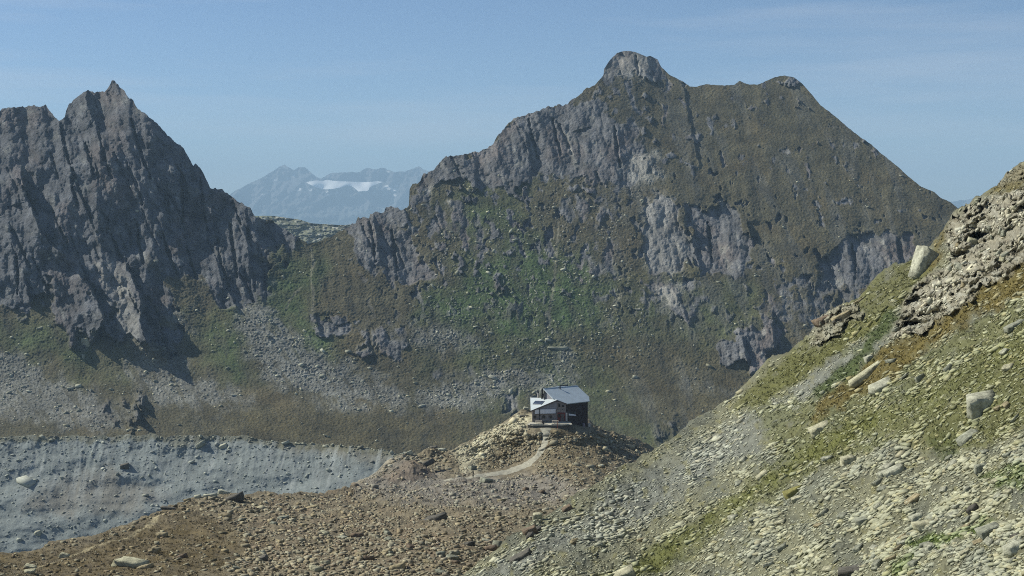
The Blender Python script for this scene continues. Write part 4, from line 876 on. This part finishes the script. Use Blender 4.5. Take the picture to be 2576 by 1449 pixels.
# ================================================================== THE HUT
def hp(cx, cy): return 1300.4 + cx * .0961, 952.1 + cy * .0961          # hut survey grid -> columns and rows
def ray(px, py, Y): return np.array([(px - CX) / F * Y, Y, (HOR - py) / F * Y])
def on(px, py, z0, x0, y0, gx_, gy_):
    """where a bearing meets a roof plane z = z0 + gx (x - x0) + gy (y - y0)"""
    a_, e_ = (px - CX) / F, (HOR - py) / F
    return ray(px, py, (z0 - gx_ * x0 - gy_ * y0) / (e_ - gx_ * a_ - gy_))
MAIN = (-55.47, 16.14, 413.0, -.311, .3915); WING = (-54.3, 13.2, 412.5, .375, .15)
def zpl(pl, x, y): return pl[0] + pl[3] * (x - pl[1]) + pl[4] * (y - pl[2])
def mp(cx, cy): return on(*hp(cx, cy), *MAIN)
def wp(cx, cy): return on(*hp(cx, cy), *WING)

M_ROOF = plain_mat('sheet_metal_roof', (.41, .48, .52), .55, .08, .6, metal=.25, spec=.4)
M_ROOFL = plain_mat('bright_metal_roof', (.43, .48, .50), .6, .06, .8, metal=.1, spec=.35)
M_TIMB = plain_mat('grey_timber', (.24, .24, .26), .85, .15, 2.5)
M_WALL = plain_mat('rubble_stone_wall', (.22, .195, .18), .92, .3, 2.2, bump=.4)
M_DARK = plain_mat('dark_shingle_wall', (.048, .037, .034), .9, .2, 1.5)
M_BAND = plain_mat('pale_panel', (.62, .63, .66), .7, .08, 1.2)
M_GLASS = plain_mat('window_glass', (.02, .025, .03), .12, .1, 1.0, spec=.5)
M_FRAME = plain_mat('window_frame', (.12, .10, .09), .8)
M_RED = plain_mat('dark_red_shutter', (.16, .035, .028), .75, .25, 2.0)
M_IRON = plain_mat('black_iron', (.02, .02, .022), .5, .2, 3)
M_PANEL = plain_mat('solar_cells', (.015, .02, .035), .2, .3, 5, spec=.5)
M_SLAB = plain_mat('terrace_stone', (.42, .40, .33), .9, .15, 1.5, bump=.3)
M_WOOD = plain_mat('weathered_wood', (.42, .38, .32), .85, .2, 4)
M_CONC = plain_mat('pale_plaster', (.45, .42, .38), .9, .12, 2)

def empty(name, loc):
    o = bpy.data.objects.new(name, None); o.location = loc; o.empty_display_size = .5; COL.objects.link(o); return o

def poly(bm, pts): bm.faces.new([bm.verts.new(list(map(float, p))) for p in pts])
def slab(bm, pts, th, nrm=None):
    """flat polygon given thickness below its face"""
    pts = [Vector(list(map(float, p))) for p in pts]
    n_ = Vector(nrm).normalized() if nrm is not None else (pts[1] - pts[0]).cross(pts[2] - pts[0]).normalized()
    if nrm is None and n_.z < 0: n_ = -n_
    a_ = [bm.verts.new(p) for p in pts]; b_ = [bm.verts.new(p - n_ * th) for p in pts]
    bm.faces.new(a_); bm.faces.new(b_[::-1])
    for i in range(len(pts)):
        j = (i + 1) % len(pts); bm.faces.new([a_[j], a_[i], b_[i], b_[j]])
def box(bm, c_, sx, sy, sz, rz=0.0):
    m_ = Matrix.Translation(Vector(list(map(float, c_)))) @ Matrix.Rotation(rz, 4, 'Z') @ Matrix.Diagonal((sx, sy, sz, 1))
    bmesh.ops.create_cube(bm, size=1.0, matrix=m_)
def cyl(bm, p0, p1, r0, r1=None, seg=12):
    p0, p1 = Vector(p0), Vector(p1); d_ = p1 - p0
    m_ = Matrix.Translation((p0 + p1) / 2) @ d_.to_track_quat('Z', 'Y').to_matrix().to_4x4()
    bmesh.ops.create_cone(bm, cap_ends=True, segments=seg, radius1=r0, radius2=r1 if r1 is not None else r0, depth=d_.length, matrix=m_)
def done(name, bm, mat, parent=None, bev=0.0):
    bmesh.ops.recalc_face_normals(bm, faces=bm.faces[:])
    if bev: bmesh.ops.bevel(bm, geom=bm.edges[:], offset=bev, segments=1, affect='EDGES')
    me = bpy.data.meshes.new(name); bm.to_mesh(me); bm.free(); me.materials.append(mat)
    o = bpy.data.objects.new(name, me)
    if parent is not None and parent.type == 'EMPTY': o.location = -parent.location if False else (0, 0, 0)
    COL.objects.link(o)
    if parent is not None:
        o.parent = parent; o.matrix_parent_inverse = Matrix.Translation(Vector(world_of(parent))).inverted()
    return o
def world_of(o):
    v_ = Vector(o.location)
    if o.parent is not None: v_ = Vector(o.matrix_parent_inverse @ v_) + Vector(world_of(o.parent)) if False else Vector(o.location)
    return v_

hut = empty('mountain_hut', ray(1400, 1060, 413))
tag(hut, 'grey stone mountain hut with blue-grey metal roof on the ridge', 'hut')
W4, W3, W2, W1 = wp(360, 842), wp(1050, 560), wp(940, 514), wp(350, 500)
R2, R3, R3b, R4, R5, R6, R7 = mp(1312, 658), mp(1902, 592), mp(1888, 480), mp(1580, 190), mp(1092, 198), mp(700, 268), mp(940, 512)
R1 = mp(1046, 558)
bm = bmesh.new(); slab(bm, [R2, R3, R3b, R4, R5, R6, R7, R1], .28)
roof = done('roof', bm, M_ROOF, hut)
bm = bmesh.new()                                   # ridge cap
cyl(bm, R6 + [0, 0, .05], R4 + [0, 0, .05], .12, seg=6)
done('ridge_cap', bm, M_ROOF, roof)
bm = bmesh.new(); slab(bm, [W4, W3, W2, W1], .24); roof2 = done('roof', bm, M_ROOFL, hut); roof2['label'] = 'bright sunlit metal roof of the front wing'
bm = bmesh.new()                                   # eave boards
for p, q_ in ((W4, W3), (R1, R2)): slab(bm, [p + [0, -.03, -.0], q_ + [0, -.03, -.0], q_ + [0, -.03, -.42], p + [0, -.03, -.42]], .10, (0, -1, 0))
done('bargeboard', bm, M_FRAME, roof2)
n_w = Vector((-WING[3], -WING[4], 1)).normalized()
pq = [wp(*c_) + np.array(n_w) * .16 for c_ in ((492, 592), (722, 598), (640, 690), (412, 680))]
bm = bmesh.new(); slab(bm, pq, .10); sol = done('solar_panel', bm, M_PANEL, roof2)
bm = bmesh.new()
for t in (0, .33, .66, 1.0): cyl(bm, pq[0] * (1 - t) + pq[1] * t, pq[3] * (1 - t) + pq[2] * t, .05, seg=4)
for i in range(2): cyl(bm, pq[3 * i], pq[1 + i], .05, seg=4)
done('panel_frame', bm, M_BAND, sol)

# walls stand a little inside the eaves
ins = np.array([.30, .45, 0])
A_, B_ = W4 + [.45, .45, 0], R2 + [-.28, .42, 0]; C_ = R3 + [-.55, -.15, 0]; D_ = R4 + [-.5, -.8, 0]; E_ = W1 + [.5, -.4, 0]
def fac(cx, cy, out_=0.0):
    """point on the front wall"""
    px_, py_ = hp(cx, cy); a_ = (px_ - CX) / F; dX, dY = B_[0] - A_[0], B_[1] - A_[1]
    Y_ = (A_[1] - dY / dX * A_[0]) / (1 - dY / dX * a_); return ray(px_, py_, Y_ - out_)
def sid(cx, cy, out_=0.0):
    px_, py_ = hp(cx, cy); a_ = (px_ - CX) / F; dX, dY = C_[0] - B_[0], C_[1] - B_[1]
    Y_ = (B_[1] - dY / dX * B_[0]) / (1 - dY / dX * a_); p = ray(px_, py_, Y_); nn = np.array([dY, -dX, 0]) / math.hypot(dX, dY); return p + nn * out_
def und(pl, p, d_=.30): q_ = np.array(p, float); q_[2] = zpl(pl, q_[0], q_[1]) - d_; return q_
zb = -67.0
def low(p): q_ = np.array(p, float); q_[2] = zb; return q_
At, Bt, Ct, Dt, Et = und(WING, A_), und(MAIN, B_), und(MAIN, C_), und(MAIN, D_), und(WING, E_)
Mt = fac(1050, 590); Mt[2] = min(zpl(WING, Mt[0], Mt[1]), zpl(MAIN, Mt[0], Mt[1])) - .30
G6, G7 = und(MAIN, R6 + [.5, .3, 0]), und(MAIN, R7 + [.5, .3, 0])
bm = bmesh.new(); poly(bm, [low(A_), low(Mt), Mt, At]); wl_ = done('wall', bm, M_WALL, hut); wl_['label'] = 'shaded front wall of the low wing'
bm = bmesh.new(); poly(bm, [low(Mt), low(B_), Bt, Mt]); done('wall', bm, M_WALL, hut)
bm = bmesh.new(); poly(bm, [low(B_), low(C_), Ct, Bt]); w3 = done('wall', bm, M_DARK, hut); w3['label'] = 'tall dark side wall in full shade'
bm = bmesh.new(); poly(bm, [low(C_), low(D_), Dt, Ct]); poly(bm, [low(D_), low(R6), und(MAIN, R6), Dt]); poly(bm, [low(R6), low(E_), Et, und(WING, R6)]); poly(bm, [low(E_), low(A_), At, Et]); done('wall', bm, M_WALL, hut)
bm = bmesh.new(); poly(bm, [low(G7), low(G6), G6, G7]); done('gable', bm, M_TIMB, hut)

def panel(name, q_, mat, fn, out_=.10, th=.14, parent=None):
    """board fixed to a wall; q_ lists its corners"""
    parent = parent or hut; P_ = [fn(*c_, out_) for c_ in q_]; bm_ = bmesh.new()
    n_ = Vector(P_[1] - P_[0]).cross(Vector(P_[2] - P_[0])).normalized()
    if n_.y > 0: n_ = -n_
    slab(bm_, P_, th, n_); return done(name, bm_, mat, parent)
def rect(a_, b_, c_, d_): return [(a_, d_), (c_, d_), (c_, b_), (a_, b_)]
panel('gable_cladding', [(470, 812), (1040, 800), (1040, 610), (960, 620), (640, 745)], M_TIMB, fac, .06, .05)
panel('balcony_panel', [(468, 926), (1012, 914), (1012, 800), (468, 815)], M_BAND, fac, .30, .10)
panel('balcony_rail', [(455, 944), (1020, 930), (1020, 918), (455, 930)], M_FRAME, fac, .34, .16)
bm = bmesh.new(); cyl(bm, fac(597, 790, .45), fac(585, 1135, .40), .10, seg=8); done('downpipe', bm, M_IRON, hut)
for q_ in (rect(1084, 655, 1136, 745), rect(1180, 690, 1232, 748), rect(1082, 795, 1112, 835), rect(1178, 790, 1206, 830)):
    small = q_[0][1] > 790
    fr_ = panel('window', q_, M_CONC if small else M_FRAME, fac, .10, .12)
    cx0, cy0, cx1, cy1 = q_[0][0] + 6, q_[2][1] + 6, q_[1][0] - 6, q_[0][1] - 6
    panel('pane', rect(cx0, cy0, cx1, cy1), M_GLASS, fac, .125, .03, fr_)
pc_ = panel('porch_front', rect(1062, 892, 1266, 1108), M_RED, fac, .14, .16)
dr = panel('door', rect(1150, 930, 1235, 1106), M_FRAME, fac, .18, .05)
bm = bmesh.new(); cyl(bm, fac(1228, 1025, .26), fac(1228, 1045, .26), .03, seg=6); done('handle', bm, M_IRON, dr)
panel('window', rect(1076, 925, 1138, 1020), M_GLASS, fac, .18, .05)
panel('corner_pillar', rect(1276, 900, 1322, 1120), M_CONC, fac, .22, .30)
panel('stone_plinth', rect(400, 1060, 1050, 1135), M_WALL, fac, .16, .20)
for x0 in (430, 660, 850):
    fr_ = panel('window', rect(x0, 970, x0 + 75, 1045), M_FRAME, fac, .09, .10); panel('pane', rect(x0 + 8, 978, x0 + 67, 1037), M_GLASS, fac, .115, .03, fr_)
fr_ = panel('window', [(1342, 928), (1540, 930), (1538, 880), (1342, 868)], M_FRAME, sid, .06, .10); panel('pane', [(1350, 922), (1532, 924), (1530, 886), (1350, 876)], M_GLASS, sid, .09, .03, fr_)
panel('window_board', [(1345, 965), (1530, 975), (1525, 945), (1345, 918)], M_BAND, sid, .35, .25)
chp = wp(655, 530); bm = bmesh.new(); cyl(bm, chp - [0, 0, .6], chp + [.1, 0, 3.0], .24, .22, 12); ch = done('chimney', bm, M_IRON, hut)
bm = bmesh.new(); cyl(bm, chp + [.55, 0, .9], chp + [.1, 0, 1.35], .30, .22, 10); cyl(bm, chp + [-.1, 0, .7], chp + [.3, 0, .95], .45, .35, 10); done('cowl', bm, M_IRON, ch)
vp = wp(555, 505); bm = bmesh.new(); cyl(bm, vp - [0, 0, .5], vp + [0, 0, 1.5], .28, .24, 10); vt = done('vent_pipe', bm, M_CONC, hut)
bm = bmesh.new(); cyl(bm, vp + [0, 0, 1.5], vp + [0, 0, 2.2], .30, .12, 10); done('cowl', bm, M_IRON, vt)
rv = mp(1130, 275); bm = bmesh.new(); cyl(bm, rv - [0, 0, .4], rv + [0, 0, .7], .16, .16, 10); box(bm, rv + [.05, 0, .75], .6, .5, .1); done('vent_pipe', bm, M_IRON, hut)
rs = mp(1230, 205); bm = bmesh.new(); box(bm, rs + [0, 1.0, .05], 2.6, .5, .5, .25); done('ridge_block', bm, M_IRON, hut)  # low dark block lying along the roof ridge

# terrace in front of the hut
zt = -60.75
ter = empty('terrace', (10.5, 410, zt)); tag(ter, 'pale stone terrace with low dark front wall before the hut', 'terrace')
xa, xb = ray(*hp(265, 1200), 409)[0], ray(*hp(1440, 1200), 409)[0]
top_ = [(xa, 407.4, zt), (xa + 1.6, 406.2, zt), (xb - 3, 406.4, zt), (xb, 407.6, zt), (xb - .3, 413.0, zt), (xa + 1.0, 412.3, zt)]
bm = bmesh.new(); slab(bm, top_, .16); done('paving', bm, M_SLAB, ter)
lowp = [(p[0] + .12 * (1 if i in (0, 1, 5) else -1), p[1] + (.12 if i < 4 else -.12), zt - .165) for i, p in enumerate(top_)]
bm = bmesh.new(); slab(bm, lowp, 2.6, (0, 0, 1)); done('retaining_wall', bm, plain_mat('dark_dry_stone', (.10, .09, .075), .95, .3, 2.5, bump=.5), ter)
def par(x0, x1, y0, y1):
    bm_ = bmesh.new(); n_ = max(2, int((x1 - x0) / .55)); r_ = random.Random(int(x0 * 10))
    for i in range(n_):
        t = (i + .5) / n_; box(bm_, (x0 + (x1 - x0) * t, y0 + (y1 - y0) * t, zt + .12 + r_.uniform(-.02, .02)), (x1 - x0) / n_ * .97, .55, .26 + r_.uniform(-.05, .05), r_.uniform(-.05, .05))
    return done('low_wall', bm_, M_SLAB, None)
tag(par(xa + .8, xa + 4.6, 407.0, 406.7), 'low pale stone wall along the left half of the terrace edge', 'wall')
tag(par(xa + 7.0, xb - .9, 406.75, 407.6), 'low pale stone wall along the right half of the terrace edge', 'wall')
def bench_set(x, y, rz, lab):
    t_ = empty('picnic_table', (x, y, zt)); tag(t_, lab, 'picnic table'); cs, sn = math.cos(rz), math.sin(rz)
    def L(u_, v_, z_): return (x + u_ * cs - v_ * sn, y + u_ * sn + v_ * cs, zt + z_)
    bm_ = bmesh.new()
    for v_ in (-.27, 0, .27): box(bm_, L(0, v_, .76), 1.9, .24, .05, rz)
    done('table_top', bm_, M_WOOD, t_)
    for v_ in (-.72, .72):
        bm_ = bmesh.new(); box(bm_, L(0, v_, .46), 1.9, .26, .05, rz); done('seat', bm_, M_WOOD, t_)
    for u_ in (-.7, .7):
        bm_ = bmesh.new(); box(bm_, L(u_, 0, .40), .08, 1.5, .08, rz)
        for s_ in (-1, 1): cyl(bm_, L(u_, s_ * .62, .0), L(u_, s_ * .25, .74), .05, seg=6)
        done('leg', bm_, M_WOOD, t_)
bench_set(xa + 3.4, 409.2, .1, 'wooden picnic table at the left end of the terrace'); bench_set(xa + 8.2, 409.4, -.15, 'wooden picnic table on the terrace below the red porch')
def barrel(x, y, z, r_, h_, mat, lab, nm='barrel', cat='barrel'):
    o = empty(nm, (x, y, z)); tag(o, lab, cat); bm_ = bmesh.new(); cyl(bm_, (x, y, z), (x, y, z + h_ * .5), r_ * .88, r_, 16); cyl(bm_, (x, y, z + h_ * .5), (x, y, z + h_), r_, r_ * .88, 16); done('body', bm_, mat, o)
    bm_ = bmesh.new()
    for t in (.2, .5, .8): cyl(bm_, (x, y, z + h_ * t - .03), (x, y, z + h_ * t + .03), r_ * 1.02, r_ * 1.02, 16)
    done('hoop', bm_, M_FRAME, o); bm_ = bmesh.new(); cyl(bm_, (x, y, z + h_), (x, y, z + h_ + .04), r_ * .86, r_ * .86, 16); done('lid', bm_, mat, o)
barrel(ray(*hp(685, 1180), 407.6)[0], 407.6, zt, .36, .95, M_IRON, 'black barrel standing on the terrace between the two picnic tables')
def gz(px_, py_): return gr.sample(np.array([px_], float), np.array([py_], float))[0][0]
M_BLUE = plain_mat('faded_plastic', (.30, .33, .33), .6)
p = gz(*hp(1745, 1260)); barrel(p[0], p[1], p[2] - .05, .40, 1.0, plain_mat('lilac_plastic', (.24, .21, .25), .6), 'mauve grey barrel at the foot of the dark side wall', 'barrel')
p = gz(*hp(1885, 1260)); cr = empty('crate', p); tag(cr, 'grey-green crate in the shade at the right corner of the hut', 'crate')
bm = bmesh.new(); box(bm, p + [0, 0, .42], .82, .8, .84, .3); done('body', bm, M_BLUE, cr)
bm = bmesh.new()
for z_ in (.12, .42, .72): box(bm, p + [0, 0, z_], .88, .86, .10, .3)
done('slats', bm, M_WOOD, cr); bm = bmesh.new(); box(bm, p + [0, 0, .88], .90, .88, .07, .3); done('lid', bm, M_BLUE, cr)
fp = ray(*hp(1065, 1225), 406); fl = empty('post', (fp[0], 405.95, zt - .9)); tag(fl, 'dark red post standing at the terrace edge in front of the porch', 'post')
bm = bmesh.new(); cyl(bm, (fp[0], 405.95, zt - 1.3), (fp[0], 405.95, zt + 1.1), .09, .08, 10); done('shaft', bm, M_RED, fl)
bm = bmesh.new(); box(bm, (fp[0], 405.95, zt + 1.13), .24, .24, .08); done('cap', bm, M_RED, fl)

# ---- hiker on the footpath
P, N = gr.sample(np.array([1190.0]), np.array([1204.0])); fx, fy, fz = P[0] + [0, -.3, .10]
def body(joints, bones, rad, mat, name, parent):
    me = bpy.data.meshes.new(name); me.from_pydata([tuple(map(float, j)) for j in joints], bones, []); me.materials.append(mat)
    o = bpy.data.objects.new(name, me); COL.objects.link(o)
    m_ = o.modifiers.new('Skin', 'SKIN'); m_.use_smooth_shade = True
    for i, r_ in enumerate(rad): me.skin_vertices[0].data[i].radius = (r_ * 1.22, r_ * 1.05)
    me.skin_vertices[0].data[0].use_root = True
    s_ = o.modifiers.new('Sub', 'SUBSURF'); s_.levels = 1; s_.render_levels = 1
    if parent: o.parent = parent
    return o
if not bpy.data.meshes.get('person'):
    J = [(0, 0, .95), (.05, 0, 1.18), (.12, 0, 1.42), (.17, 0, 1.55), (.21, 0, 1.68), (.20, 0, 1.78),           # pelvis, chest, neck, head
         (.02, -.10, .90), (.16, -.11, .50), (.10, -.11, .08), (.24, -.11, .04),                                   # right leg forward
         (-.02, .10, .90), (-.08, .11, .50), (-.30, .11, .12), (-.20, .11, .04),                                    # left leg back
         (.11, -.20, 1.38), (-.02, -.25, 1.12), (.10, -.24, .90), (.11, .20, 1.38), (.16, .25, 1.10), (.36, .22, .98),
         (.14, -.235, .84), (.41, .215, .95)]
    E_b = [(0, 1), (1, 2), (2, 3), (3, 4), (4, 5), (0, 6), (6, 7), (7, 8), (8, 9), (0, 10), (10, 11), (11, 12), (12, 13), (2, 14), (14, 15), (15, 16), (2, 17), (17, 18), (18, 19), (16, 20), (19, 21)]
    rad = [.15, .16, .14, .065, .10, .085, .10, .075, .05, .045, .10, .075, .05, .045, .075, .05, .035, .075, .05, .035, .035, .035]
    J = [(fx + a_, fy + b_, fz + c_) for a_, b_, c_ in J]
    M_CLOTH = plain_mat('dark_clothes', (.014, .013, .015), .9, .3, 6); M_SKIN = plain_mat('skin', (.42, .27, .2), .6); M_HAIR = plain_mat('dark_hair', (.03, .022, .018), .8)
    per = body(J, E_b, rad, M_CLOTH, 'person', None)
    tag(per, 'hiker in dark clothes walking up the footpath towards the hut', 'person')
    bm = bmesh.new(); bmesh.ops.create_uvsphere(bm, u_segments=12, v_segments=8, radius=.118, matrix=Matrix.Translation((fx + .185, fy, fz + 1.74)) @ Matrix.Diagonal((1, .9, .85, 1))); done('hair', bm, M_HAIR, per)


# ================================================================== AIR
hm = bpy.data.materials.new('air'); hm.use_nodes = True; n = hm.node_tree; n.nodes.clear()
o_ = n.nodes.new('ShaderNodeOutputMaterial'); pv = n.nodes.new('ShaderNodeVolumePrincipled')
pv.inputs['Color'].default_value = (.50, .75, 1.0, 1); pv.inputs['Density'].default_value = 5.6e-5; pv.inputs['Anisotropy'].default_value = 0.0
n.links.new(pv.outputs[0], o_.inputs['Volume'])
bx = [(-20100, -700, -336), (20100, -700, -336), (20100, 33800, -336), (-20100, 33800, -336)]
hv = np.array(bx + [(x, y, 1180) for x, y, z in bx], float)
hf = np.array([[3, 2, 1, 0], [4, 5, 6, 7], [0, 1, 5, 4], [1, 2, 6, 5], [2, 3, 7, 6], [3, 0, 4, 7]])
struct(mesh_np('haze', hv, hf, hm), 'stuff')
